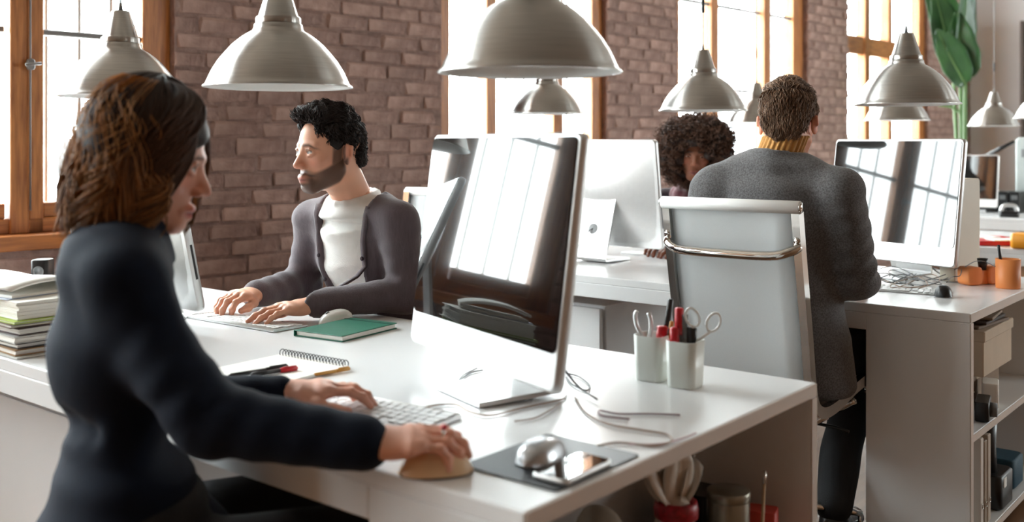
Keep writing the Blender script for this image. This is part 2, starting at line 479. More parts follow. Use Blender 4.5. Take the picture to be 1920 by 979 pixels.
for i, (a, b) in enumerate(BWX):  # frames, panes and portals of the added fill windows
    root = struct(link('window_%d' % (6 + i), None, None, ((a + b) / 2, YB - 0.05, 0)))
    for (x0, x1, z0, z1) in ((a, a + .07, 1.2, 3.1), (b - .07, b, 1.2, 3.1), ((a + b) / 2 - .04, (a + b) / 2 + .04, 1.2, 3.1), (a, b, 1.2, 1.27), (a, b, 3.03, 3.1), (a, b, 2.2, 2.25)):
        q = MB(); q.box(((x0 + x1) / 2 - (a + b) / 2, 0, (z0 + z1) / 2), (x1 - x0, 0.07, z1 - z0), None, 0, 0.004); q.build('frame_bar', M_PINE, root)
    q = MB(); q.box((0, 0, 2.15), (b - a, 0.004, 1.9)); q.build('pane', M_GLASS, root)
    ld = bpy.data.lights.new('window_portal', 'AREA'); ld.shape = 'RECTANGLE'; ld.size = b - a; ld.size_y = 1.9; ld.cycles.is_portal = True
    lo = bpy.data.objects.new('window_portal', ld); COL.objects.link(lo); lo.location = ((a + b) / 2, YB - 0.12, 2.15); lo.rotation_euler = (math.radians(90), 0, 0)
# ------------------------------------------------------------------ desks
DZ = 0.73
def make_desk(label, x, w, pedestal=None, length=2.42):
    t = thing('desk', label, 'desk', (x, 0.83, 0), 0, 'white office desks standing at right angles to the brick wall')
    L_ = length
    mb = MB(); mb.box((w / 2, L_ / 2, DZ - 0.014), (w, L_, 0.028), bev=0.0025); mb.build('desktop', M_WHITE, t)
    for xx in (0.011, w - 0.011):
        mb = MB(); mb.box((xx, 0.30 + (L_ - 0.30) / 2, DZ - 0.028 - 0.026), (0.022, L_ - 0.30, 0.052), bev=0.002); mb.build('apron', M_WHITE, t)
    for xx in (0.0125, w - 0.0125):
        mb = MB(); mb.box((xx, 0.15, (DZ - 0.028) / 2), (0.025, 0.30, DZ - 0.028), bev=0.002); mb.build('side_panel', M_WHITE, t)
        mb = MB(); mb.box((xx, -0.0008, (DZ - 0.028) / 2), (0.024, 0.0016, DZ - 0.03)); mb.build('edge_band', M_EDGE, t)
    mb = MB(); mb.box((w / 2, -0.0008, DZ - 0.014), (w - 0.004, 0.0016, 0.025)); mb.build('edge_band', M_EDGE, t)
    mb = MB(); mb.box((w / 2, 0.294, (DZ - 0.028) / 2), (w - 0.05, 0.012, DZ - 0.03)); mb.build('back_panel', M_WHITE, t)
    for zz in (0.045, 0.365):
        mb = MB(); mb.box((w / 2, 0.146, zz), (w - 0.052, 0.283, 0.022), bev=0.002); s_ = mb.build('shelf', M_WHITE, t)
        mb = MB(); mb.box((w / 2, 0.0035, zz), (w - 0.052, 0.0016, 0.02)); mb.build('edge_band', M_EDGE, s_)
    mb = MB(); mb.box((w / 2, L_ - 0.0125, (DZ - 0.028) / 2), (w - 0.02, 0.025, DZ - 0.028), bev=0.002); mb.build('end_panel', M_WHITE, t)
    return t
D1W = 0.94; D2W = 0.98
make_desk('near white desk where the woman in the navy jacket works', 1.03, D1W)
make_desk('white desk where the man in the grey blazer works', 3.05, D2W)
make_desk('white desk behind the orange pen pots with red papers on it', 5.10, D2W)
make_desk('farthest white desk holding the small dark monitor and black boxes', 7.16, D2W)

def pedestal(label, x, y, w, d, h, n=3):
    t = thing('drawer_pedestal', label, 'drawers', (x, y, 0), 0, 'drawer units under the desks')
    mb = MB(); mb.box((d / 2 + 0.012, w / 2, h / 2 + 0.02), (d - 0.024, w, h - 0.04), bev=0.003); mb.build('carcass', M_WHITE, t)
    hh = (h - 0.05) / n
    for k in range(n):
        mb = MB(); mb.box((0.0, w / 2, 0.045 + hh * (k + 0.5)), (0.022, w - 0.008, hh - 0.006), bev=0.002); dr = mb.build('drawer', M_WHITE, t)
        if n == 1: continue
        mb = MB(); mb.tube([(-0.012, w / 2 - 0.06, 0.03 + hh * (k + 0.82)), (-0.03, w / 2 - 0.05, 0.03 + hh * (k + 0.82)), (-0.03, w / 2 + 0.05, 0.03 + hh * (k + 0.82)), (-0.012, w / 2 + 0.06, 0.03 + hh * (k + 0.82))], 0.004, 6); mb.build('handle', M_ALU_SOFT, dr)
    for sx in (0.05, d - 0.05):
        for sy in (0.04, w - 0.04):
            mb = MB(); mb.lathe([(0.018, 0.0), (0.02, 0.006), (0.02, 0.03), (0.012, 0.042)], 12, (sx, sy, 0)); mb.build('caster', M_BLACK, t)
    return t
pedestal('plain white cabinet under the near desk behind the seated woman', 1.20, 2.0, 0.80, 0.44, 0.565, 1)
pedestal('white drawer unit under the second desk behind the near monitor', 3.16, 2.17, 0.42, 0.6, 0.60)

# ------------------------------------------------------------------ pendant lamps
RIM_Z = 1.345
def make_lamp():
    t = thing('pendant_lamp', '', 'lamp', (0, 0, RIM_Z), 0, 'brushed aluminium dome pendant lamps hanging over the desks')
    prof = [(.1725, 0), (.1722, .003), (.166, .007), (.162, .016), (.152, .038), (.138, .061), (.121, .082), (.106, .099), (.09, .113), (.075, .124), (.0605, .132), (.0565, .139), (.0555, .1475), (.0515, .149)]
    inner = [(r_ - 0.0035, z_ - 0.0015) for r_, z_ in prof[1:]]
    mb = MB(); mb.lathe(prof, 64); mb.f = mb.f[:-2]; mb.m = mb.m[:-2]; mb.s = mb.s[:-2]; mb.build('shade', M_ALU, t)
    mb = MB(); mb.lathe([(.1725, 0.0)] + [(.1695, -0.0005)] + inner[1:] + [(0.0, .147)], 64); mb.f = [f[::-1] for f in mb.f if len(f) == 4]; mb.m = mb.m[:len(mb.f)]; mb.s = mb.s[:len(mb.f)]
    mb.build('reflector', M_WPLAS, t)
    mb = MB(); mb.lathe([(.0515, .1485), (.052, .151), (.052, .1625), (.0495, .1655), (.0465, .166), (.025, .236), (.023, .2385), (0, .2385)], 48); mb.build('lamp_holder', M_ALU, t)
    mb = MB(); mb.lathe([(0.0, .012), (.018, .015), (.033, .026), (.041, .045), (.041, .06), (.032, .08), (.018, .098), (.0145, .112), (.0145, .15)], 24); mb.build('bulb', mat('frosted_bulb', (238, 236, 226), 0.35, var=0.01), t)
    mb = MB(); mb.tube([(0, 0, .2385), (0, 0, .262)], [.007, .0035], 8); mb.build('cord_grip', M_GREYP, t)
    mb = MB(); mb.tube([(0, 0, .26), (0, 0, ZC - RIM_Z)], 0.0022, 6); mb.build('cord', M_GREYP, t)
    mb = MB(); mb.tube([(0, 0, .385), (0, 0, .389), (0, 0, .445), (0, 0, .449)], [.004, .0065, .0065, .004], 10); mb.build('cord_connector', M_BLACK, t)
    mb = MB(); mb.lathe([(.05, ZC - RIM_Z), (.048, ZC - .02 - RIM_Z), (.02, ZC - .045 - RIM_Z), (0, ZC - .045 - RIM_Z)][::-1], 24); mb.build('ceiling_rose', M_ALU_SOFT, t)
    return t
LX = [1.485, 3.555, 5.63, 7.70]; LY = [1.168, 1.950, 2.735]
lamp_spots = [
    (LX[0], on_x(993, 125, LX[0]).y, 0, 'big brushed aluminium pendant lamp hanging over the near woman\'s monitor'),
    (LX[0], on_x(522, 163, LX[0]).y, 0, 'brushed aluminium pendant lamp hanging in front of brick, above the man in the cardigan'),
    (LX[0], on_x(226, 178, LX[0]).y, 0, 'brushed aluminium pendant lamp against the left window, partly behind the near woman\'s hair'),
    (3.72, on_x(1025, 207, 3.72).y, 0.01, 'small aluminium pendant lamp seen below the big one, before the middle window'),
    (LX[1], on_x(1318, 207, LX[1]).y, 0.0, 'aluminium pendant lamp hanging above the woman with curly hair'),
    (LX[1] - 0.1, on_x(1699, 190, LX[1] - 0.1).y, 0, 'aluminium pendant lamp hanging above the monitor of the man in the blazer'),
    (LX[2], on_x(1682, 228, LX[2]).y, 0, 'aluminium pendant lamp half hidden behind and below another lamp near the plant'),
    (LX[2], on_x(1418, 226, LX[2]).y, 0, 'washed-out pendant lamp before the third window, left of the blazer man\'s head'),
    (LX[3], on_x(1864, 236, LX[3]).y, 0, 'far aluminium pendant lamp against the white end wall'),
    (LX[2], on_x(1971, 221, LX[2]).y, 0, 'pendant lamp cut off by the right edge, beside the far lamp'),
]
lamp0 = make_lamp()
for i, (x, y, dz, lb) in enumerate(lamp_spots):
    if i == 0: lamp0['label'] = lb; lamp0.location = (x, y, RIM_Z + dz)
    else: copy_thing(lamp0, lb, (x, y, RIM_Z + dz), rnd.uniform(0, 6))

# ------------------------------------------------------------------ all-in-one desktop computers
def make_computer(w=0.555, h=0.445, tilt=7.5):
    """faces local -Y, foot on z = 0"""
    t = thing('desktop_computer', '', 'computer', (0, 0, 0), 0, 'silver all-in-one desktop computers')
    R_ = Rx(math.radians(-tilt)); zb = 0.06; th = 0.022
    def q(v): v = R_ @ Vector((v[0], v[1], v[2] - zb)); return (v.x, v.y, v.z + zb)
    mb = MB(); mb.rbox((0, 0, zb + h / 2), (w, th, h), 0.016, 6, axis=1)
    # bulged back
    n = 10; pts = []
    for i in range(n + 1):
        row = []
        for j in range(n + 1):
            u, v = i / n * 2 - 1, j / n * 2 - 1
            b = (max(0, (1 - u * u)) * max(0, (1 - v * v))) ** 1.1
            row.append((u * (w / 2 - 0.012), th / 2 - 0.001 + 0.030 * b, zb + h / 2 + v * (h / 2 - 0.012)))
        pts.append(row)
    mb.grid(pts); mb.f[-n * n:] = [f[::-1] for f in mb.f[-n * n:]]
    mb.v = [q(v) for v in mb.v]; body = mb.build('housing', M_ALU_SOFT, t)
    chin = 0.066
    mb = MB(); mb.rbox((0, -th / 2 - 0.0012, zb + chin + (h - chin - 0.008) / 2), (w - 0.014, 0.003, h - chin - 0.008), 0.012, 5, axis=1)
    mb.v = [q(v) for v in mb.v]; scr = mb.build('screen', M_SCREEN, t)
    # stand: leaning leg and flat foot with a round cable hole
    mb = MB(); sw = 0.17
    top = Vector(q((0, th / 2 + 0.02, zb + 0.205))); rear = Vector((0, 0.135, 0.020)); fr = Vector((0, -0.045, 0.0066))
    prof = [top, top + (rear - top) * 0.5, rear + Vector((0, -0.004, 0.014)), rear, rear + Vector((0, -0.006, -0.009)), fr]
    def strip(b, pr, th_, w_):
        out = []
        for i, p in enumerate(pr):
            d_ = (pr[min(i + 1, len(pr) - 1)] - pr[max(0, i - 1)]).normalized(); nn = Vector((0, -d_.z, d_.y))
            out.append((p + nn * th_ / 2, p - nn * th_ / 2))
        ring = [a for a, _ in out] + [c for _, c in out[::-1]]
        b.prism([(p.y, p.z) for p in ring], 0, -w_ / 2, w_ / 2)
    strip(mb, prof, 0.009, sw)
    st = mb.build('stand', M_ALU_SOFT, t)
    d_ = (rear - top).normalized(); hc = top + (rear - top) * 0.52; nn = Vector((0, -d_.z, d_.y))
    if nn.y < 0: nn = -nn
    rot = nn.to_track_quat('Z', 'Y').to_matrix()
    mb = MB(); mb.lathe([(0.0, 0.006), (0.0, 0.0062), (0.021, 0.0062), (0.0225, 0.0058), (0.0225, 0.004)][1:], 24, hc, rot=rot); mb.build('cable_hole', M_GREYP, st)
    # power cable through the hole
    mb = MB(); mb.tube(bez([hc + nn * 0.006, hc + nn * 0.03 + Vector((0.02, 0, -0.03)), Vector((0.07, rear.y + 0.04, 0.02)), Vector((0.16, rear.y + 0.03, 0.006))], 6), 0.0022, 6); mb.build('power_cable', M_CABLE_G, st)
    mb = MB(); mb.box((-w / 2 - 0.0002, 0.0, zb + 0.13), (0.0012, 0.006, 0.09)); mb.v = [q(v) for v in mb.v]; mb.build('disc_slot', M_BLACK, body)
    return t
ICA = math.atan2(0.325, -0.946) + math.pi / 2
pc1 = make_computer(); pc1['label'] = 'near all-in-one computer whose dark glossy screen mirrors the window'
pc1.location = (1.452, 1.285, DZ); pc1.rotation_euler = (0, 0, ICA)
pc2 = copy_thing(pc1, 'all-in-one computer in front of the blazer man, its screen mirroring windows', (3.705, 1.292, DZ), ICA)
pc3 = copy_thing(pc1, 'all-in-one computer seen from behind, hiding the curly-haired woman\'s desk', (3.53, 2.40, DZ), math.pi / 2)
pc4 = make_computer(tilt=12); pc4['label'] = 'all-in-one computer seen edge-on past the near woman\'s face, facing the man in the cardigan'
pc4.location = (1.465, 2.505, DZ); pc4.rotation_euler = (0, 0, math.pi / 2 + 0.03)
pc5 = copy_thing(pc1, 'far small monitor with black screen and white rim at the end of the room', (7.5, on_x(1805, 400, 7.5).y + 0.0, DZ), ICA + 0.3)
pc5.scale = (0.82, 0.82, 0.82)

# ------------------------------------------------------------------ office chairs (sitter faces local +X)
M_SLING = mat('white_mesh_sling', (236, 239, 240), 0.5, var=0.02, scale=300, bump=0.2, bscale=900, spec=0.4)
def _sheer(m, f):
    nt = m.node_tree; p = nt.nodes['Principled BSDF']; o = nt.nodes['Material Output']
    tl = nt.nodes.new('ShaderNodeBsdfTranslucent'); tl.inputs['Color'].default_value = srgb(240, 243, 244); mx = nt.nodes.new('ShaderNodeMixShader'); mx.inputs['Fac'].default_value = f
    nt.links.new(p.outputs['BSDF'], mx.inputs[1]); nt.links.new(tl.outputs['BSDF'], mx.inputs[2]); nt.links.new(mx.outputs['Shader'], o.inputs['Surface'])
_sheer(M_SLING, 0.5)
def make_chair(label, loc, rotz, sheer=True):
    t = thing('office_chair', label, 'chair', loc, rotz, 'white office chairs with chrome frames')
    hw = 0.196
    side = bez([(0.235, 0, 0.445), (0.22, 0, 0.478), (0.12, 0, 0.472), (-0.06, 0, 0.445), (-0.17, 0, 0.455), (-0.225, 0, 0.52), (-0.26, 0, 0.70), (-0.30, 0, 0.90), (-0.325, 0, 1.04)], 6)
    for sy in (-1, 1):
        ring = []
        for i, p in enumerate(side):
            d_ = (side[min(i + 1, len(side) - 1)] - side[max(0, i - 1)]).normalized(); nn = Vector((d_.z, 0, -d_.x)) if True else None
            ring.append((p + nn * 0.0, p + nn * 0.032))
        b = MB(); ys = (sy * hw - 0.011, sy * hw + 0.011)
        V = []; F = []
        for (a, c) in ring:
            V += [(a.x, ys[0], a.z), (a.x, ys[1], a.z), (c.x, ys[1], c.z), (c.x, ys[0], c.z)]
        m_ = len(ring)
        for i in range(m_ - 1):
            for k in range(4): F.append((i * 4 + k, i * 4 + (k + 1) % 4, i * 4 + 4 + (k + 1) % 4, i * 4 + 4 + k))
        F += [(3, 2, 1, 0), tuple((m_ - 1) * 4 + k for k in range(4))]
        b.add(V, F); b.build('side_frame', M_CHROME, t)
    # sling: seat and back in one cloth, slightly proud of the frames
    pts = []
    for i, p in enumerate(side[2:]):
        row = []
        for j in range(7):
            y = (j / 6 * 2 - 1) * (hw - 0.012)
            sag = 0.006 * (1 - (j / 6 * 2 - 1) ** 2)
            d_ = (side[min(i + 3, len(side) - 1)] - side[i + 1]).normalized(); nn = Vector((d_.z, 0, -d_.x))
            v = p + nn * (0.014 + sag); row.append((v.x, y, v.z))
        pts.append(row)
    b = MB(); b.grid(pts, thick=0.004); b.build('sling', M_SLING, t)
    # rolled top edge
    b = MB(); e = side[-1]; b.tube([(e.x + 0.008, -hw - 0.014, e.z + 0.004), (e.x + 0.008, -hw - 0.012, e.z + 0.004), (e.x + 0.008, hw + 0.012, e.z + 0.004), (e.x + 0.008, hw + 0.014, e.z + 0.004)], [0.014, 0.018, 0.018, 0.014], 14)
    tr = b.build('top_roll', M_WPLAS, t)
    for sy in (-1, 1):
        b = MB(); b.tube([(e.x + 0.008, sy * (hw + 0.0135), e.z + 0.004), (e.x + 0.008, sy * (hw + 0.018), e.z + 0.004)], [0.0165, 0.013], 14); b.build('end_cap', M_CHROME, tr)
    # chrome stretcher bowed behind the back
    zs = 0.925; xs = -0.302
    b = MB(); b.tube(bez([(xs + 0.0, -hw - 0.002, zs + 0.012), (xs - 0.02, -hw + 0.012, zs + 0.002), (xs - 0.036, -hw + 0.06, zs - 0.012), (xs - 0.042, 0, zs - 0.014), (xs - 0.036, hw - 0.06, zs - 0.012), (xs - 0.02, hw - 0.012, zs + 0.002), (xs + 0.0, hw + 0.002, zs + 0.012)], 6), 0.0135, 10)
    st = b.build('stretcher', M_CHROME, t)
    for sy in (-1, 1):
        b = MB(); b.lathe([(0, -.004), (.009, -.003), (.009, .003), (0, .004)], 12, (xs - 0.008, sy * hw, zs + 0.03), rot=Ry(math.pi / 2)); b.build('screw', M_CHROME, st)
    # under-seat spreaders, column, five-star base
    for xx in (0.12, -0.10):
        b = MB(); b.tube(bez([(xx, -hw, 0.445), (xx, -hw + 0.07, 0.405), (xx, 0, 0.395), (xx, hw - 0.07, 0.405), (xx, hw, 0.445)], 5), 0.010, 8); b.build('spreader', M_CHROME, t)
    b = MB(); b.rbox((0.01, 0, 0.375), (0.26, 0.09, 0.04), 0.03, axis=2); m_ = b.build('tilt_mechanism', M_BLACK, t)
    b = MB(); b.tube([(0.06, -0.04, 0.375), (0.06, -0.16, 0.372), (0.06, -0.20, 0.365)], 0.005, 6); b.build('lever', M_BLACK, m_)
    b = MB(); b.lathe([(0.03, 0.10), (0.03, 0.23), (0.02, 0.232), (0.018, 0.36), (0, 0.36)], 18); b.build('gas_column', M_CHROME, t)
    for k in range(5):
        a = 2 * math.pi * k / 5 + 0.5; c, s_ = math.cos(a), math.sin(a)
        b = MB(); b.tube(bez([(c * 0.02, s_ * 0.02, 0.125), (c * 0.15, s_ * 0.15, 0.11), (c * 0.27, s_ * 0.27, 0.085)], 5), [0.026, 0.024, 0.023, 0.022, 0.021, 0.02, 0.019, 0.018, 0.017, 0.016, 0.015], 8, flat=0.7); lg = b.build('base_arm', M_CHROME, t)
        for dy in (-0.016, 0.016):
            b = MB(); o_ = Vector((c * 0.27 - s_ * dy, s_ * 0.27 + c * dy, 0.028)); b.lathe([(0, -.010), (.024, -.009), (.028, -.004), (.028, .004), (.024, .009), (0, .010)], 16, o_, rot=(Rz(a + 0.4) @ Rx(math.pi / 2))); b.build('caster_wheel', M_BLACK, lg)
        b = MB(); b.tube([(c * 0.27, s_ * 0.27, 0.03), (c * 0.27, s_ * 0.27, 0.09)], 0.008, 8); b.build('caster_stem', M_CHROME, lg)
    return t
CH2 = math.radians(1)
make_chair('white mesh chair with chrome frame under the man in the grey blazer', (2.868, 1.335, 0), CH2)
make_chair('white chair mostly hidden behind the man in the cardigan', (2.28, 2.30, 0), math.pi + 0.25)
make_chair('white chair hidden behind the second desk under the curly-haired woman', (4.55, 2.45, 0), math.pi)
# ------------------------------------------------------------------ sculpting toolkit: blended volumes -> one smooth skin
V3 = lambda *a: np.array(a, dtype=np.float64)
def unit(v): v = np.asarray(v, float); return v / np.linalg.norm(v)
class Vol:
    BIG = 0.08
    def __init__(s, lo, hi, h):
        s.lo = np.array(lo, float); s.h = h
        n = np.ceil((np.array(hi, float) - s.lo) / h).astype(int) + 1
        s.x = [s.lo[k] + h * np.arange(n[k]) for k in range(3)]
        s.F = np.full(tuple(n), s.BIG, np.float32)
    def sl(s, lo, hi):
        out = []
        for k in range(3):
            a = int(np.clip(np.floor((lo[k] - s.lo[k]) / s.h), 0, s.F.shape[k])); b = int(np.clip(np.ceil((hi[k] - s.lo[k]) / s.h) + 1, 0, s.F.shape[k]))
            out.append(slice(a, b))
        return tuple(out)
    def put(s, lo, hi, fn, k=0.01, op='u'):
        m = max(k, 0.02) + 0.015
        q = s.sl(np.asarray(lo) - m, np.asarray(hi) + m)
        X = s.x[0][q[0]][:, None, None]; Y = s.x[1][q[1]][None, :, None]; Z = s.x[2][q[2]][None, None, :]
        if X.size == 0 or Y.size == 0 or Z.size == 0: return
        d = fn(X, Y, Z).astype(np.float32); f = s.F[q]
        if op == 'u':
            hh = np.maximum(k - np.abs(f - d), 0) / k; s.F[q] = np.minimum(f, d) - hh * hh * k * 0.25
        elif op == 's':
            d = -d; hh = np.maximum(k - np.abs(f - d), 0) / k; s.F[q] = np.maximum(f, d) + hh * hh * k * 0.25
        elif op == 'i':
            hh = np.maximum(k - np.abs(f - d), 0) / k; s.F[q] = np.maximum(f, d) + hh * hh * k * 0.25
        elif op == 'd': s.F[q] = f + d
    def ell(s, c, r, R=None, k=0.015, op='u'):
        c = np.asarray(c, float); r = np.asarray(r, float); R = np.eye(3) if R is None else np.asarray(R)
        e = np.max(r) * np.ones(3) if not np.allclose(R, np.eye(3)) else r
        def fn(X, Y, Z):
            a, b, g = X - c[0], Y - c[1], Z - c[2]
            u = [(R[0][i] * a + R[1][i] * b + R[2][i] * g) for i in range(3)]
            k0 = np.sqrt(sum((u[i] / r[i]) ** 2 for i in range(3))); k1 = np.sqrt(sum((u[i] / r[i] ** 2) ** 2 for i in range(3)))
            return k0 * (k0 - 1) / np.maximum(k1, 1e-6)
        s.put(c - e, c + e, fn, k, op)
    def cone(s, a, b, ra, rb, k=0.01, op='u', fold=None):
        a = np.asarray(a, float); b = np.asarray(b, float); d = b - a; L2 = max(float(d @ d), 1e-12)
        def fn(X, Y, Z):
            x, y, z = X - a[0], Y - a[1], Z - a[2]
            t = np.clip((x * d[0] + y * d[1] + z * d[2]) / L2, 0, 1)
            r = ra + (rb - ra) * t
            if fold is not None: r = r + fold(t, x, y, z)
            return np.sqrt((x - t * d[0]) ** 2 + (y - t * d[1]) ** 2 + (z - t * d[2]) ** 2) - r
        R = max(ra, rb); s.put(np.minimum(a, b) - R, np.maximum(a, b) + R, fn, k, op)
    def limb(s, pts, rads, k=0.012, op='u'):
        for i in range(len(pts) - 1): s.cone(pts[i], pts[i + 1], rads[i], rads[i + 1], k, op)
    def etube(s, secs, k=0.02, op='u', cap=0.5):
        """secs: (point, lateral unit axis, half width, half depth); smooth elliptical tube"""
        P = [np.asarray(q[0], float) for q in secs]; Lx = [unit(q[1]) for q in secs]; A = [q[2] for q in secs]; B = [q[3] for q in secs]
        def fn(X, Y, Z):
            best = None
            for i in range(len(P) - 1):
                d = P[i + 1] - P[i]; L = np.linalg.norm(d); ax = d / L
                lat = Lx[i] + Lx[i + 1]; lat = unit(lat - ax * (lat @ ax)); dep = np.cross(ax, lat)
                x, y, z = X - P[i][0], Y - P[i][1], Z - P[i][2]
                w = x * ax[0] + y * ax[1] + z * ax[2]; t = np.clip(w / L, 0, 1); t2 = t * t * (3 - 2 * t)
                a = A[i] + (A[i + 1] - A[i]) * t2; b = B[i] + (B[i + 1] - B[i]) * t2
                u = x * lat[0] + y * lat[1] + z * lat[2]; v = x * dep[0] + y * dep[1] + z * dep[2]
                over = w - t * L; c = np.minimum(a, b) * cap
                k0 = np.sqrt((u / a) ** 2 + (v / b) ** 2 + (over / c) ** 2)
                dd = (k0 - 1) * np.minimum(a, b)
                if best is None: best = dd
                else:
                    kk = 0.03; hh = np.maximum(kk - np.abs(best - dd), 0) / kk; best = np.minimum(best, dd) - hh * hh * kk * 0.12
            return best
        R = max(max(A), max(B)) + 0.02; p = np.array(P); s.put(p.min(0) - R, p.max(0) + R, fn, k, op)
    def halfspace(s, p, n, k=0.006):
        """cut away everything on the +n side of the plane through p"""
        p = np.asarray(p, float); n = unit(n)
        s.put(s.lo, s.lo + s.h * np.array(s.F.shape), lambda X, Y, Z: (X - p[0]) * n[0] + (Y - p[1]) * n[1] + (Z - p[2]) * n[2], k, 'i')
    def wrinkle(s, amp, freq, seed=0, n=7, axis=None):
        r = np.random.RandomState(seed); D = r.normal(size=(n, 3)); D /= np.linalg.norm(D, axis=1)[:, None]; ph = r.uniform(0, 6.28, n); fr = freq * r.uniform(0.6, 1.5, n)
        if axis is not None:
            ax = unit(axis); D = D * 0.35 + np.outer(np.sign(D @ ax + 1e-9), ax); D /= np.linalg.norm(D, axis=1)[:, None]
        def fn(X, Y, Z):
            o = 0
            wx = 0.02 * np.sin(17 * Y + 9 * Z + seed); wy = 0.02 * np.sin(15 * Z + 11 * X)
            for i in range(n): o = o + np.sin(fr[i] * (D[i][0] * (X + wx) + D[i][1] * (Y + wy) + D[i][2] * Z) + ph[i])
            return o * (amp / math.sqrt(n))
        m = np.abs(s.F) < 0.03
        i = np.nonzero(m)
        if len(i[0]): s.F[i] += fn(s.x[0][i[0]], s.x[1][i[1]], s.x[2][i[2]]).astype(np.float32)
    def nets(s):
        F = s.F.copy()
        F[0] = F[-1] = s.BIG; F[:, 0] = F[:, -1] = s.BIG; F[:, :, 0] = F[:, :, -1] = s.BIG
        S = F < 0
        c = np.zeros(tuple(n - 1 for n in F.shape), np.int8)
        for a in (0, 1):
            for b in (0, 1):
                for g in (0, 1): c += S[a:S.shape[0] - 1 + a, b:S.shape[1] - 1 + b, g:S.shape[2] - 1 + g]
        ii = np.argwhere((c > 0) & (c < 8)); idx = np.full(c.shape, -1, np.int64); idx[ii[:, 0], ii[:, 1], ii[:, 2]] = np.arange(len(ii))
        acc = np.zeros((len(ii), 3)); cnt = np.zeros(len(ii))
        cs = [(a, b, g) for a in (0, 1) for b in (0, 1) for g in (0, 1)]
        for p in cs:
            for q in cs:
                if sum(q) - sum(p) == 1 and sum(abs(x - y) for x, y in zip(p, q)) == 1:
                    fa = F[ii[:, 0] + p[0], ii[:, 1] + p[1], ii[:, 2] + p[2]]; fb = F[ii[:, 0] + q[0], ii[:, 1] + q[1], ii[:, 2] + q[2]]
                    m = (fa < 0) != (fb < 0); t = np.zeros(len(ii)); t[m] = fa[m] / (fa[m] - fb[m])
                    pos = np.array(p) + np.outer(t, np.array(q) - np.array(p)); acc[m] += pos[m]; cnt[m] += 1
        V = s.lo + (ii + acc / cnt[:, None]) * s.h
        Q = []
        for ax in range(3):
            u, w = (ax + 1) % 3, (ax + 2) % 3
            s0 = [slice(1, -1)] * 3; s1 = [slice(1, -1)] * 3; s0[ax] = slice(0, -1); s1[ax] = slice(1, None)
            m = S[tuple(s0)] != S[tuple(s1)]; e = np.argwhere(m) + 1; e[:, ax] -= 1
            if not len(e): continue
            def cell(du, dw):
                g = e.copy(); g[:, u] += du; g[:, w] += dw; return idx[g[:, 0], g[:, 1], g[:, 2]]
            q = np.stack([cell(-1, -1), cell(0, -1), cell(0, 0), cell(-1, 0)], 1)
            ins = S[e[:, 0], e[:, 1], e[:, 2]]; q[~ins] = q[~ins][:, ::-1]; Q.append(q)
        Q = np.concatenate(Q)
        return V, Q
def relax(V, Q, it=1, f=0.5):
    for _ in range(it):
        acc = np.zeros_like(V); cnt = np.zeros(len(V))
        for a in range(4):
            i, j = Q[:, a], Q[:, (a + 1) % 4]
            np.add.at(acc, i, V[j]); np.add.at(cnt, i, 1)
        V = V * (1 - f) + f * acc / np.maximum(cnt, 1)[:, None]
    return V
def skin_mesh(name, parts, mats, parent, smooth=True):
    """parts: list of (V, Q, colours or None) joined into one mesh object"""
    V = np.concatenate([p[0] for p in parts]); off = 0; Q = []
    for p in parts: Q.append(p[1] + off); off += len(p[0])
    Q = np.concatenate(Q); me = bpy.data.meshes.new(name)
    n, m = len(V), len(Q); w = Q.shape[1]
    me.vertices.add(n); me.vertices.foreach_set('co', V.astype(np.float32).ravel())
    me.loops.add(m * w); me.loops.foreach_set('vertex_index', Q.astype(np.int32).ravel())
    me.polygons.add(m); me.polygons.foreach_set('loop_start', np.arange(0, m * w, w, dtype=np.int32))
    me.polygons.foreach_set('use_smooth', np.full(m, smooth))
    me.materials.append(mats); me.update(calc_edges=True); me.validate()
    if any(p[2] is not None for p in parts):
        C = np.concatenate([np.asarray(p[2], np.float32) if p[2] is not None else np.tile([0.5, 0.4, 0.35], (len(p[0]), 1)) for p in parts])
        at = me.color_attributes.new('tint', 'FLOAT_COLOR', 'POINT')
        at.data.foreach_set('color', np.concatenate([C, np.ones((n, 1), np.float32)], 1).astype(np.float32).ravel())
    o = link(name, me, parent)
    return o
def lin(*c): return np.array(srgb(*c)[:3])
def mixc(a, b, t): t = np.clip(t, 0, 1)[:, None]; return a * (1 - t) + b * t
def sstep(a, b, x): t = np.clip((x - a) / (b - a), 0, 1); return t * t * (3 - 2 * t)
def npnoise(P_, freq, seed=0, n=6):
    r = np.random.RandomState(seed); o = np.zeros(len(P_))
    for i in range(n):
        d = r.normal(size=3); d /= np.linalg.norm(d); o += np.sin(P_ @ (d * freq * r.uniform(.6, 1.6)) + r.uniform(0, 6.28))
    return o / math.sqrt(n)
def frame_of(fwd, up=(0, 0, 1)):
    """columns: right, forward, up"""
    f = unit(fwd); u = np.asarray(up, float); r = unit(np.cross(f, u)); u = np.cross(r, f)
    return np.stack([r, f, u], 1)
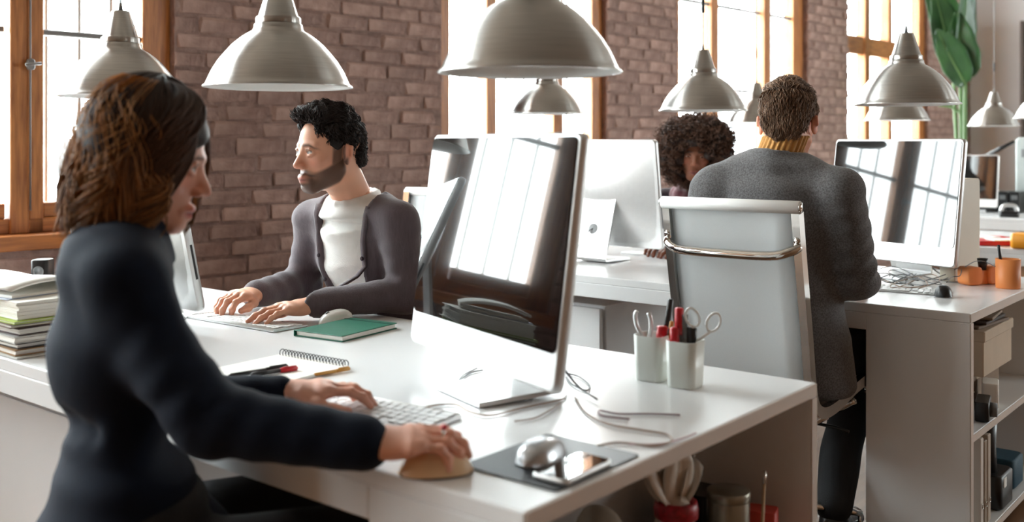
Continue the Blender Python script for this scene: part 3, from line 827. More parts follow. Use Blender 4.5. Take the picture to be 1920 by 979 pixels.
def tubes(paths, rads, seg=4, cols=None):
    """many tapering strands in one array: paths (N, K, 3), rads (K,) or (N, K)"""
    paths = np.asarray(paths); N, K, _ = paths.shape; rads = np.broadcast_to(rads, (N, K))
    T = np.gradient(paths, axis=1); T /= np.linalg.norm(T, axis=2, keepdims=True) + 1e-9
    ref = np.where(np.abs(T[..., 2:3]) < 0.9, np.array([0, 0, 1.0]), np.array([1.0, 0, 0]))
    A = np.cross(T, ref); A /= np.linalg.norm(A, axis=2, keepdims=True) + 1e-9; B = np.cross(T, A)
    an = 2 * np.pi * np.arange(seg) / seg
    V = paths[:, :, None, :] + rads[:, :, None, None] * (A[:, :, None, :] * np.cos(an)[None, None, :, None] + B[:, :, None, :] * np.sin(an)[None, None, :, None])
    V = V.reshape(-1, 3)
    base = (np.arange(N)[:, None, None] * K + np.arange(K - 1)[None, :, None]) * seg; k = np.arange(seg)[None, None, :]; k2 = (np.arange(seg) + 1)[None, None, :] % seg
    Q = np.stack([base + k, base + k2, base + seg + k2, base + seg + k], -1).reshape(-1, 4)
    C = None
    if cols is not None: C = np.repeat(np.asarray(cols).reshape(N * K, 3), seg, axis=0)
    return V, Q[:, ::-1], C

# ------------------------------------------------------------------ heads
def make_head(center, M, skin, scale=1.0, female=False, lip=None, brow=(40, 28, 22), beard=None, iris=(70, 45, 30), h=0.003, neck=(0, -0.055, -0.2), gaze=None, lids=0.0, blush=(205, 120, 100), root=None):
    """eye line at local z = 0, y forward, x right; returns (V, Q, C) in world space"""
    v = Vol((-.125, -.165, -.235), (.125, .135, .14), h); f = 0.94 if female else 1.0
    v.ell((0, -.014, .035), (.074, .096, .083), k=.01)
    v.ell((0, .022, -.012), (.062 * f, .066, .088), k=.02)
    v.ell((0, .022, -.062), (.053 * f, .056, .05), k=.02)
    v.ell((0, .066, -.100), (.022 * f, .019, .018), k=.022)
    for sg in (-1, 1):
        v.cone((sg * .056 * f, -.004, -.055), (sg * .022 * f, .062, -.102), .014, .013, k=.022)
        v.ell((sg * .043, .052, -.026), (.021, .02, .017), k=.02)
        v.cone((sg * .012, .083, .017), (sg * .044, .068, .019), .009, .008, k=.012)
        v.ell((sg * .0315, .094, -.001), (.017, .014, .0115), k=.012, op='s')
        v.ell((sg * .0315, .0705, -.001), (.0128, .0128, .0128), k=.002)
        v.limb([(sg * .0175, .078, .001), (sg * .026, .0838, .0085), (sg * .037, .0825, .0085), (sg * .047, .074, .001)], [.0028, .0036, .0036, .003], k=.003)
        v.limb([(sg * .0185, .078, -.004), (sg * .028, .082, -.0095), (sg * .038, .080, -.0095), (sg * .046, .074, -.004)], [.0025, .003, .003, .0025], k=.005)
        R = frame_of((sg * 0.35, 1, 0))
        v.ell((sg * .079, -.014, -.010), (.007, .018, .031), R, k=.008)
        v.cone((sg * .085, -.026, .010), (sg * .087, -.022, -.012), .0055, .005, k=.008)
        v.ell((sg * .0865, -.009, -.008), (.0045, .0095, .016), R, k=.006, op='s')
    v.cone((0, .080, .004), (0, .104, -.036), .0085, .0105, k=.012)
    for sg in (-1, 1): v.ell((sg * .0125, .093, -.041), (.0085, .0105, .0075), k=.008)
    for sg in (-1, 1): v.ell((sg * .006, .0985, -.049), (.004, .006, .004), k=.004, op='s')
    zl = -.072
    v.limb([(-.024, .076, zl - .003), (-.008, .0865, zl + .0015), (0, .0870, zl), (.008, .0865, zl + .0015), (.024, .076, zl - .003)], [.0035, .006, .0055, .006, .0035], k=.007)
    v.limb([(-.021, .076, zl - .008), (0, .0845, zl - .0125), (.021, .076, zl - .008)], [.004, .0066, .004], k=.007)
    v.limb([(-.025, .081, zl - .006), (0, .0945, zl - .0068), (.025, .081, zl - .006)], [.0014, .0018, .0014], k=.004, op='s')
    nr = .047 if female else .056
    if root is not None:
        neck = np.asarray(M).T @ (np.asarray(root, float) - np.asarray(center, float)) / scale
    v.cone((0, -.032, -.05), neck, nr, nr * 1.06, k=.03)
    if beard is not None:
        def bd(X, Y, Z):
            m = sstep(-.045, -.07, Z - 0.35 * np.maximum(0, .02 - Y)) * sstep(-.02, .02, Y + .03) * sstep(.02, .0, np.sqrt(X ** 2 + ((Z - zl + .005) * 1.3) ** 2) - .012 - .02 * (Z > -.066))
            return -0.003 * m
        v.put((-.09, -.05, -.15), (.09, .12, -.03), bd, op='d')
    V, Q = v.nets(); V = relax(V, Q, 1, 0.35)
    # pigment
    x, y, z = V[:, 0], V[:, 1], V[:, 2]; ax = np.abs(x)
    C = np.tile(lin(*skin), (len(V), 1))
    C = C * (1 + 0.06 * npnoise(V, 90, 3))[:, None]
    bl = lin(*blush)
    C = mixc(C, bl, 0.45 * np.exp(-(((ax - .043) / .022) ** 2 + ((z + .03) / .02) ** 2)) * (y > .02) + 0.35 * np.exp(-((x / .018) ** 2 + ((z + .04) / .015) ** 2)) * (y > .085) + .4 * (ax > .078))
    lp = lin(*(lip or (176, 96, 88)))
    C = mixc(C, lp, 0.8 * (np.exp(-((x / .021) ** 4 + ((z - zl + .005) / .0105) ** 4)) * (y > .07)))
    C = mixc(C, lp * 0.35, 0.8 * np.exp(-((x / .022) ** 4 + ((z - zl + .0065) / .0022) ** 2)) * (y > .07))
    bw = lin(*brow)
    C = mixc(C, bw, 0.9 * (np.exp(-(((ax - .031) / .020) ** 4 + ((z - .0195 + 2.2 * np.maximum(0, ax - .034) ** 1.3 - .0) / .0042) ** 2)) * (y > .05)))
    if beard is not None:
        bc = lin(*beard)
        hi = -.020 - .52 * (y + .010); lo_ = -.088 - .50 * np.maximum(y, -.02)
        m = sstep(.008, -.006, z - hi) * sstep(lo_ - .012, lo_ + .004, z) * sstep(-.020, -.008, y + .25 * np.minimum(0, z + .06))
        sb_ = sstep(-.010, -.002, y) * sstep(.030, .020, y) * sstep(.052, .060, ax) * (z < .04) * (z > -.06)
        m = np.maximum(m, .9 * sb_)
        m *= 1 - np.exp(-((x / .021) ** 4 + ((z - zl + .006) / .0105) ** 4)) * (y > .06)
        m *= 1 - .35 * np.exp(-((ax - .030) / .014) ** 2 - ((z + .064) / .012) ** 2)
        mo = np.exp(-((x / .033) ** 4 + ((z + .0585 + .25 * np.maximum(0, ax - .018)) / .0085) ** 4)) * (y > .055)
        C = mixc(C, bc, np.clip(0.86 * m + 0.85 * mo, 0, .9))
    # eyes
    for sg in (-1, 1):
        d = V - np.array([sg * .0315, .0705, -.001]); rr = np.linalg.norm(d, axis=1); on = (np.abs(rr - .0128) < .0016) & (d[:, 1] > .004) & (d[:, 2] < .0085 - lids) & (d[:, 2] > -.008)
        g = unit(np.array([0, 1.0, 0]) if gaze is None else np.array(gaze)); dd = np.linalg.norm(d / .0128 - g, axis=1)
        C[on] = lin(225, 216, 208)
        C = mixc(C, lin(*iris), on * sstep(.56, .46, dd)); C = mixc(C, lin(8, 6, 6), on * sstep(.26, .2, dd))
        up = (np.abs(d[:, 0]) < .016) & (np.abs(np.sqrt((d[:, 0] / 1.25) ** 2 + d[:, 2] ** 2) - .0088) < .002) & (d[:, 2] > .001) & (d[:, 1] > .002)
        C[up] = C[up] * 0.35
    W = (V * scale) @ np.asarray(M).T + np.asarray(center)
    return W, Q, np.clip(C, 0, 1)

# ------------------------------------------------------------------ hands
def make_hand(wrist, fwd, back, thumb_side, skin, curl=(.35, .35, .35, .35), spread=0.06, thumb=(0.6, 0.35), scale=1.0, elbow=None, h=0.0024, nails=(222, 170, 156), lift=0.0):
    """fwd: wrist->knuckles, back: out of the back of the hand, thumb_side: +1 if the thumb lies along cross(fwd, back)"""
    f = unit(fwd); b = unit(np.asarray(back, float) - f * (np.asarray(back, float) @ f)); sd = np.cross(f, b) * thumb_side
    S = scale; w = np.asarray(wrist, float)
    P = lambda a, s_, n: w + (f * a + sd * s_ + b * n) * S
    tips = []; chains = []
    for i, (s_, L, r) in enumerate(((.030, (.040, .025, .021), .0086), (.010, (.044, .028, .022), .0088), (-.010, (.041, .026, .021), .0084), (-.029, (.032, .020, .018), .0074))):
        root = P(.086 - abs(i - 1.2) * .004, s_, .004 - .002 * abs(i - 1)); ang = -curl[i] * .55 + lift; pts = [root]
        dirs = spread * (1.3 - i)
        for j, l in enumerate(L):
            d = unit(f * math.cos(ang) + b * math.sin(ang) + sd * dirs * math.cos(ang)); pts.append(pts[-1] + d * l * S); ang -= curl[i] * (1.0 if j == 0 else .75)
        chains.append((pts, r * S)); tips.append((pts[-1], d))
    t0 = P(.022, .026, -.006); a1, a2 = thumb
    d1 = unit(f * math.cos(a1) + sd * math.sin(a1) - b * .28); t1 = t0 + d1 * .044 * S
    d2 = unit(f * math.cos(a2) + sd * math.sin(a2) - b * .22); t2 = t1 + d2 * .033 * S; d3 = unit(f * math.cos(a2 - .25) + sd * math.sin(a2 - .25) - b * .18); t3 = t2 + d3 * .026 * S
    chains.append(([t0, t1, t2, t3], .0105 * S)); tips.append((t3, d3))
    allp = np.array([p for c, _ in chains for p in c] + [w] + ([np.asarray(elbow)] if elbow is not None else []) + [P(.09, .045, 0), P(.09, -.045, 0)])
    el = w + (np.asarray(elbow) - w) * 0.30 if elbow is not None else w - f * .05
    allp = np.array([p for c, _ in chains for p in c] + [w, el, P(.09, .045, 0), P(.09, -.045, 0)])
    v = Vol(allp.min(0) - .035, allp.max(0) + .035, h)
    lat = sd
    v.etube([(el, lat, .029 * S, .024 * S), (w, lat, .027 * S, .020 * S), (P(.03, .002, 0), lat, .034 * S, .017 * S), (P(.065, .0, .001), lat, .040 * S, .0155 * S), (P(.085, .0, .001), lat, .040 * S, .012 * S)], k=.006, cap=.6)
    v.ell(P(.035, .024, -.008), (.020 * S, .016 * S, .013 * S), np.stack([f, sd, b], 1), k=.012)
    v.ell(P(.035, -.026, -.008), (.030 * S, .012 * S, .012 * S), np.stack([f, sd, b], 1), k=.010)
    for ci, (pts, r) in enumerate(chains):
        rr = [r * 1.08, r, r * .92, r * .78] if ci < 4 else [r * 1.15, r * 1.05, r, r * .82]
        fv = Vol(np.min(pts, 0) - .03, np.max(pts, 0) + .03, h)
        v.limb(pts, rr, k=.0045 if ci < 4 else .009)
        if ci < 4:
            v.ell(pts[0] + b * .003 * S, (.0085 * S,) * 3, k=.008)
            for q in pts[1:3]: v.ell(q + b * .0008 * S, (r * 1.06,) * 3, k=.003)
    V, Q = v.nets(); V = relax(V, Q, 1, .3)
    C = np.tile(lin(*skin), (len(V), 1)) * (1 + .07 * npnoise(V, 120, 5))[:, None]
    for (pts, r) in chains:
        for q in pts[1:]:
            C = mixc(C, lin(*skin) * np.array([.95, .72, .66]), .5 * np.exp(-(np.linalg.norm(V - q, axis=1) / (.009 * S)) ** 2))
    for (tp, d) in tips:
        nb = unit(b - d * (b @ d)); q = tp - d * .002 * S + nb * .007 * S
        C = mixc(C, lin(*nails), .9 * np.exp(-(np.linalg.norm(V - q, axis=1) / (.0055 * S)) ** 4))
    return V, Q, np.clip(C, 0, 1)
# ------------------------------------------------------------------ people
M_SKIN = mat_attr('skin', 0.5, sss=0.06, bump=0.12, bscale=500, spec=0.45)
M_HAIR = mat_attr('hair', 0.55, spec=0.28)
M_KNIT = mat('plum_grey_knit', (86, 74, 80), 0.85, var=0.10, scale=160, stretch=(1, 1, 0.2), bump=0.35, bscale=420, sheen=0.25)
M_TEE = mat('white_cotton', (232, 231, 228), 0.85, var=0.03, scale=40, bump=0.25, bscale=300, sheen=0.1)
M_NAVY = mat('navy_wool', (5, 16, 34), 0.85, var=0.12, scale=50, bump=0.3, bscale=350, sheen=0.03, spec=.2)
M_BLAZER = mat('charcoal_tweed', (104, 102, 104), 0.9, scale=220, col2=(68, 65, 64), bump=0.4, bscale=500, sheen=0.2, detail=2)
M_MUSTARD = mat('mustard_knit', (190, 138, 74), 0.9, var=0.12, scale=90, bump=0.3, bscale=300, sheen=0.2)
M_DARKTR = mat('black_denim', (16, 17, 21), 0.8, var=0.15, scale=60, bump=0.25, bscale=300)
M_SHOE = mat('black_leather', (20, 19, 20), 0.35, var=0.1)
M_SCARF = mat('plaid_scarf', (120, 96, 98), 0.9, scale=26, col2=(92, 34, 44), bump=0.3, bscale=260)
M_DKTOP = mat('dark_plum_top', (46, 30, 40), 0.85, var=0.1, scale=60)
UPV = V3(0, 0, 1)
def lerp(a, b, t): return np.asarray(a, float) * (1 - t) + np.asarray(b, float) * t
def torso_secs(J, g=0.0, w=1.0, dw=1.0, off=0.0):
    p, n = np.asarray(J['pelvis']), np.asarray(J['neck']); lat0 = J.get('plat', J['lat']); lat1 = J['lat']
    S = [(-.10, .172, .128), (.0, .170, .128), (.22, .152, .115), (.40, .148, .112), (.66, .166, .122), (.84, .158, .104), (.95, .115, .078)]
    return [(lerp(p, n, t) + np.asarray(J['fwd']) * off, lerp(lat0, lat1, max(0, t)), a * w + g, b * w * dw + g) for t, a, b in S]
def core_body(J, sk, w=0.88):
    pts = np.array([J[k] for k in ('pelvis', 'neck', 'shL', 'shR', 'elL', 'elR', 'wrL', 'wrR', 'knL', 'knR', 'anL', 'anR')])
    v = Vol(pts.min(0) - .2, pts.max(0) + .2, .016)
    v.etube(torso_secs(J, -.012, w), k=.02)
    v.cone(J['neck'], np.asarray(J['headc']) - UPV * .06, .046, .044, k=.03)
    for sd in 'LR':
        v.cone(lerp(J['neck'], J['sh' + sd], .25), J['sh' + sd], .042, .042, k=.03)
        v.limb([J['sh' + sd], J['el' + sd], lerp(J['el' + sd], J['wr' + sd], .9)], [.040, .034, .022], k=.02)
        v.limb([J['hip' + sd], J['kn' + sd], J['an' + sd]], [.070, .048, .032], k=.03)
    V, Q = v.nets()
    return V, Q, np.tile(lin(*sk), (len(V), 1))
def legs(J, parent, m, name='trousers', r=(.086, .066, .052), h=.010):
    pts = np.array([J[k] for k in ('hipL', 'hipR', 'knL', 'knR', 'anL', 'anR', 'pelvis')])
    v = Vol(pts.min(0) - .16, pts.max(0) + .16, h)
    for sd in 'LR': v.limb([J['hip' + sd], J['kn' + sd], J['an' + sd]], r, k=.03)
    p = np.asarray(J['pelvis']); v.etube([(p - UPV * .03, J['lat'], .165, .125), (p + UPV * .08, J['lat'], .15, .115)], k=.03)
    v.wrinkle(.003, 38, 4)
    V, Q = v.nets(); skin_mesh(name, [(V, Q, None)], m, parent)
def shoes(J, parent, m=None):
    for sd in 'LR':
        a = np.asarray(J['an' + sd]); f = np.asarray(J['foot']); f = unit(f - UPV * f[2]); lat = np.cross(f, UPV)
        g = V3(a[0], a[1], 0); v = Vol(np.minimum(g, g + f * .22) - .1, np.maximum(g + UPV * .14, g + f * .22) + .1, .006)
        v.etube([(g - f * .05 + UPV * .035, lat, .033, .033), (g + f * .06 + UPV * .035, lat, .038, .035), (g + f * .16 + UPV * .028, lat, .044, .027), (g + f * .205 + UPV * .026, lat, .034, .022)], k=.02)
        v.cone(g + UPV * .05, a + UPV * .02, .04, .042, k=.03); v.halfspace(g + UPV * .004, -UPV, k=.004)
        V, Q = v.nets(); skin_mesh('shoe', [(V, Q, None)], m or M_SHOE, parent)
def sleeve(v, sh, el, wr, r=(.064, .056, .050, .042), fold=.004, stop=.97, seed=0):
    sh, el, wr = (np.asarray(q, float) for q in (sh, el, wr)); up = unit(sh - el)
    ph = seed * 1.7
    f1 = lambda t, x, y, z: fold * np.sin(26 * t + 9 * x * 6 + ph) * (.35 + .65 * sstep(.45, 1, t))
    f2 = lambda t, x, y, z: fold * np.sin(24 * t - 40 * z + ph) * (.4 + .6 * sstep(.55, .0, t))
    v.cone(sh, el, r[0], r[1], k=.03, fold=f1); v.cone(el, lerp(el, wr, stop), r[2], r[3], k=.02, fold=f2)
def strands(name, groups, parent, m=None):
    return skin_mesh(name, groups, m or M_HAIR, parent)
def to_world(V, M, c, s=1.0): return (V * s) @ np.asarray(M).T + np.asarray(c)

def short_hair(name, M, c, parent, col, seed=0, scale=1.0, quiff=0.0, nape=-.062, n=2600, length=.02, wav=.003, tip=None, hl=0.0):
    """close-cropped hair: a cap with its hairline plus many short locks on it"""
    v = Vol((-.12, -.15, -.12), (.12, .15, .18), .004)
    v.ell((0, -.018, .042), (.080, .103, .092), k=.01)
    if quiff: v.ell((0, .062, .104), (.054, .034, .024), k=.03); v.ell((0, .0, .105), (.068, .06, .034), k=.03)
    v.ell((0, -.075, -.01), (.062, .036, .062), k=.02)
    v.ell((0, .105, -.020 + hl), (.074, .080, .092), k=.012, op='s')              # face opening
    for sg in (-1, 1):
        v.ell((sg * .085, .010, -.060), (.055, .050, .070), k=.012, op='s')       # above and around the ear
        v.ell((sg * .09, -.016, -.012), (.032, .022, .034), k=.008, op='s')
        v.cone((sg * .071, .016, .045), (sg * .0715, .014, .012), .009, .005, k=.01)  # sideburn
    v.halfspace((0, 0, nape), (0, -.12, -1), k=.02)
    v.wrinkle(wav, 120, seed)
    V, Q = v.nets(); r = np.random.RandomState(seed)
    e1 = V[Q[:, 1]] - V[Q[:, 0]]; e2 = V[Q[:, 2]] - V[Q[:, 0]]; N = np.cross(e1, e2); N /= np.linalg.norm(N, axis=1)[:, None] + 1e-12
    cen = V[Q].mean(1); ok = np.nonzero((np.linalg.norm((cen - [0, -.014, .035]) / [.074, .096, .083], axis=1) > 1.0) & ~((cen[:, 1] > -.005) & (cen[:, 2] < .03)))[0]
    pick = r.choice(ok, n); p = cen[pick] + r.normal(0, .0015, (n, 3)); nn = N[pick]
    fy = np.where(p[:, 2] > .085, np.where(p[:, 1] > .045, -.25, .8), -.5); fz = np.where(p[:, 2] > .085, np.where(p[:, 1] > .045, 1.0, .1), -1.0)
    flow = np.stack([.25 * np.sin(p[:, 0] * 40 + seed), fy, fz], 1)
    flow -= nn * (flow * nn).sum(1, keepdims=True); flow /= np.linalg.norm(flow, axis=1)[:, None] + 1e-9
    side = np.cross(nn, flow); K = 6; t = np.linspace(0, 1, K)[None, :, None]; ln = length * r.uniform(.6, 1.3, (n, 1, 1)) * (1 + (p[:, 2:3, None] > .07) * (1.0 if quiff else .2))
    ph = r.uniform(0, 6.28, (n, 1, 1))
    path = p[:, None, :] + flow[:, None, :] * ln * t + nn[:, None, :] * (.005 * np.sin(t * 2.2)) + side[:, None, :] * (.35 * ln * np.sin(t * 3 + ph) * np.where(p[:, 2:3, None] > .08, .55 if quiff else .5, .3))
    cc = lin(*col); ct = lin(*(tip or col)); sh = r.uniform(.6, 1.5, (n, 1, 1))
    cols = (cc * (1 - t) + ct * t) * sh
    T = tubes(path, np.array([.0014, .0015, .0014, .0012, .0008, .0003]), 3, np.clip(cols, 0, 1))
    CB = np.tile(cc * .8, (len(V), 1))
    return strands(name, [(to_world(V, M, c, scale), Q, CB), (to_world(T[0], M, c, scale), T[1], T[2])], parent)

# ---- man in the cardigan -------------------------------------------------
def man_cardigan():
    t = thing('person', 'bearded man in a grey cardigan and white T-shirt typing at the desk', 'person', (2.22, 2.28, 0)); t.location = (0, 0, 0)
    sk = (222, 166, 138)
    J = dict(pelvis=V3(2.20, 2.28, .56), neck=V3(2.035, 2.285, 1.045), shL=V3(2.035, 2.105, .995), shR=V3(2.02, 2.465, .99),
             elL=V3(2.035, 2.070, .785), wrL=V3(1.785, 2.192, .772), elR=V3(2.04, 2.53, .785), wrR=V3(1.800, 2.455, .780),
             hipL=V3(2.18, 2.20, .545), hipR=V3(2.18, 2.36, .545), knL=V3(1.76, 2.16, .545), knR=V3(1.76, 2.42, .545), anL=V3(1.78, 2.16, .10), anR=V3(1.80, 2.42, .10), foot=V3(-1, 0, 0))
    J['fwd'] = unit(V3(-1, -.10, 0)); J['lat'] = unit(np.cross(J['fwd'], UPV))
    hc = V3(*at_depth(616, 283, 2.925)); J['headc'] = hc
    ff = unit(V3(-.985, .17, -.04)); M = frame_of(ff, (0, 0, 1))
    parts = [make_head(hc, M, sk, 1.0, beard=(44, 32, 27), brow=(38, 26, 22), root=J['neck'] - UPV * .02, gaze=(.25, 1, -.05), lids=.003, lip=(190, 112, 104))]
    fl = V3(*on_z(462, 599, .752)) - J['wrL']; fr = V3(*on_z(405, 583, .750)) - J['wrR']
    parts.append(make_hand(J['wrL'], unit(fl) + V3(0, 0, .06), V3(0, 0, 1), +1, sk, curl=(.26, .22, .26, .30), spread=.03, thumb=(.45, .18), elbow=J['elL'], lift=.03))
    parts.append(make_hand(J['wrR'], unit(fr) + V3(0, 0, .16), V3(0, 0, 1), -1, sk, curl=(.62, .60, .62, .66), spread=.09, thumb=(.5, .2), elbow=J['elR'], lift=.12))
    parts.append(core_body(J, sk))
    skin_mesh('body', parts, M_SKIN, t)
    # T-shirt
    lo, hi = V3(1.80, 1.98, .50), V3(2.45, 2.60, 1.16)
    v = Vol(lo, hi, .006); v.etube(torso_secs(J, -.002), k=.02)
    for s_ in 'LR': v.cone(lerp(J['neck'], J['sh' + s_], .2) + UPV * -.004, J['sh' + s_], .048, .050, k=.04)
    nk0 = J['neck']; v.etube([(lerp(nk0, J['pelvis'], .62), J['lat'], .140, .104), (lerp(nk0, J['pelvis'], .30) + J['fwd'] * .006, J['lat'], .150, .116), (nk0 - UPV * .05 + J['fwd'] * .012, J['lat'], .108, .088), (nk0 + UPV * .008 + J['fwd'] * .010, J['lat'], .076, .072)], k=.03, cap=.12)
    ring = []
    for k in range(17):
        a = 2 * math.pi * k / 16; ring.append(nk0 + J['lat'] * .072 * math.cos(a) + J['fwd'] * (.070 * math.sin(a) + .012) + UPV * (-.016 * math.sin(a) + .012))
    v.wrinkle(.0035, 42, 11, axis=(0, .4, 1)); v.limb(ring, [.0085] * 17, k=.008)
    V, Q = v.nets(); skin_mesh('t_shirt', [(V, Q, None)], M_TEE, t)
    # cardigan with open front, ribbed bands and buttons
    v = Vol(V3(1.68, 1.92, .50), V3(2.46, 2.66, 1.18), .006); v.etube(torso_secs(J, .014), k=.02)
    for s_ in 'LR':
        v.cone(lerp(J['neck'], J['sh' + s_], .22) + UPV * -.004, J['sh' + s_] - UPV * .006, .060, .054, k=.05)
        sleeve(v, J['sh' + s_] - UPV * .008, J['el' + s_], J['wr' + s_], r=(.056, .053, .050, .042), seed=1 if s_ == 'L' else 2, fold=.003)
        w_, e_ = J['wr' + s_], J['el' + s_]
        v.cone(lerp(w_, e_, .16), lerp(w_, e_, .03), .0385, .037, k=.006)
    nk = J['neck']; fw = unit(J['fwd']); lt = J['lat']
    def wid(zz): return .078 + .022 * sstep(nk[2] - .13, nk[2] + .01, zz)
    v.wrinkle(.004, 46, 5, axis=(0, .2, 1))
    F0 = v.F.copy()
    v.put(V3(1.7, 2.1, .5), V3(2.2, 2.5, 1.2), lambda X, Y, Z: np.maximum(np.abs((X - nk[0]) * lt[0] + (Y - nk[1]) * lt[1] + .004) - wid(Z), -((X - nk[0]) * fw[0] + (Y - nk[1]) * fw[1]) - .02), .004, 's')
    # neck hole
    v.cone(nk + UPV * -.015 + fw * .012, nk + UPV * .12 + fw * .012, .088, .10, k=.006, op='s')
    V, Q = v.nets(); cd = skin_mesh('cardigan', [(V, Q, None)], M_KNIT, t)
    # front bands follow the cardigan's edges
    for sg in (-1, 1):
        path = []
        for i in range(17):
            z = nk[2] - .012 - .40 * i / 16; x_ = sg * (wid(z) + .007) - .004
            for st in range(140):
                q = nk * V3(1, 1, 0) + UPV * z + lt * x_ + fw * (.22 - .002 * st); ix = tuple(int(round(g)) for g in (q - v.lo) / v.h)
                if F0[ix] < 0: break
            path.append(q)
        P2 = [path[0]] + [(path[k - 1] + path[k] * 2 + path[k + 1]) / 4 for k in range(1, 16)] + [path[-1]]; path = P2
        b = MB(); b.tube(path, 0.011, 8, flat=.45); bd = b.build('front_band', M_KNIT, cd)
        for i in (6, 9, 12):
            p = path[i] + fw * .009
            b = MB(); b.lathe([(0, -.002), (.006, -.002), (.0065, .0), (.005, .002), (0, .0016)], 12, p, rot=Vector(fw).to_track_quat('Z', 'Y').to_matrix()); b.build('button', M_DKTOP, bd)
    legs(J, t, M_DARKTR); shoes(J, t)
    short_hair('hair', M, hc, t, (30, 23, 21), 3, .95, quiff=1, length=.011, wav=.004, n=6500, tip=(46, 36, 34), hl=.026)
    return t
man_cardigan()

# ---- man in the blazer, seen from behind ---------------------------------
def man_blazer():
    t = thing('person', 'man in a charcoal blazer and mustard turtleneck, seen from behind', 'person')
    sk = (214, 150, 120)
    fw = unit(V3(.966, .22, 0)); lt = unit(np.cross(fw, UPV)); C_ = V3(2.815, 1.315, 1.09)
    J = dict(pelvis=V3(2.862, 1.335, .575), neck=V3(2.85, 1.322, 1.172), shL=C_ - lt * .185 + V3(.01, 0, -.015), shR=C_ + lt * .185 + V3(0, 0, -.02),
             elL=V3(2.87, 1.59, .825), wrL=V3(3.10, 1.46, .785), elR=V3(2.93, 1.115, .815), wrR=V3(3.155, 1.235, .775),
             hipL=V3(2.85, 1.46, .555), hipR=V3(2.88, 1.28, .555), knL=V3(3.28, 1.48, .555), knR=V3(3.27, 1.235, .555), anL=V3(3.10, 1.46, .10), anR=V3(3.015, 1.215, .11), foot=V3(.95, .1, 0), fwd=fw, lat=lt)
    J['plat'] = unit(np.cross(V3(.97, .2, 0), UPV))
    hc = V3(*at_depth(1478, 229, 3.06)); J['headc'] = hc
    M = frame_of(unit(V3(.955, .275, -.16)))
    parts = [make_head(hc, M, sk, 1.0, root=J['neck'] - UPV * .02)]
    parts.append(make_hand(J['wrL'], V3(1, -.15, -.06), V3(0, 0, 1), +1, sk, curl=(.4, .4, .4, .45), elbow=J['elL'], h=.004))
    parts.append(make_hand(J['wrR'], V3(1, .1, -.05), V3(0, 0, 1), -1, sk, curl=(.4, .4, .4, .45), elbow=J['elR'], h=.004))
    parts.append(core_body(J, sk)); skin_mesh('body', parts, M_SKIN, t)
    # blazer
    v = Vol(V3(2.45, .98, .42), V3(3.24, 1.76, 1.24), .0065)
    v.etube(torso_secs(J, .022, 1.02), k=.02)
    p = J['pelvis']; v.etube([(p - UPV * .07 - fw * .0, lt, .235, .140), (p + UPV * .06, lt, .200, .130), (p + UPV * .20, lt, .172, .125)], k=.05)
    for s_ in 'LR':
        v.cone(lerp(J['neck'], J['sh' + s_], .25) + V3(0, 0, -.008), J['sh' + s_] + UPV * .006, .052, .060, k=.045)
        sleeve(v, J['sh' + s_], J['el' + s_], J['wr' + s_], r=(.070, .060, .056, .047), fold=.005, seed=3 if s_ == 'L' else 4, stop=.93)
    # collar standing at the neck
    nk = J['neck']
    v.etube([(nk + V3(-.006, 0, -.05), lt, .098, .090), (nk + V3(.002, -.004, .014), lt, .085, .083)], k=.02, cap=.15)
    v.wrinkle(.004, 30, 8); v.halfspace(V3(0, 0, .475), -UPV)
    v.cone(nk + V3(.004, -.002, .0), nk + V3(.010, -.036, .10), .067, .067, k=.004, op='s')
    # centre back seam
    sb = [lerp(J['neck'], J['pelvis'], u) - fw * (.09 + .05 * math.sin(min(1, u * 1.6) * 1.6)) for u in np.linspace(.08, 1.05, 9)]
    V, Q = v.nets(); bl = skin_mesh('blazer', [(V, Q, None)], M_BLAZER, t)
    # sleeve-head seams and the collar fall as raised cloth edges
    b = MB(); ring = []
    for k in range(15):
        a = math.pi * (k / 14) + math.pi; ring.append(nk + V3(-.004, 0, -.012) + lt * .089 * math.cos(a) + fw * .080 * math.sin(a) + UPV * (.010 * abs(math.cos(a)) - .016))
    b.tube(ring, .008, 6, flat=2.0); b.build('collar_fall', M_BLAZER, bl)
    # mustard ribbed turtleneck
    v = Vol(nk - V3(.12, .12, .06), nk + V3(.14, .14, .13), .003)
    def rib(X, Y, Z):
        x = X - nk[0] - .002 - .08 * (Z - nk[2]); y = Y - nk[1] + .38 * (Z - nk[2]); an = np.arctan2(y, x); r = np.sqrt(x * x + y * y)
        d = r - (.0675 + .0024 * np.cos(an * 26)); return np.maximum(d, np.abs(Z - nk[2] - .022) - .044)
    v.put(nk - .1, nk + .1, rib, .004)
    V, Q = v.nets(); skin_mesh('turtleneck', [(V, Q, None)], M_MUSTARD, t)
    legs(J, t, M_DARKTR, r=(.090, .070, .056)); shoes(J, t)
    short_hair('hair', M, hc, t, (78, 58, 44), 6, .97, quiff=0, nape=-.085, length=.018, wav=.003, n=8000, tip=(138, 108, 86), hl=.0)
    return t
man_blazer()

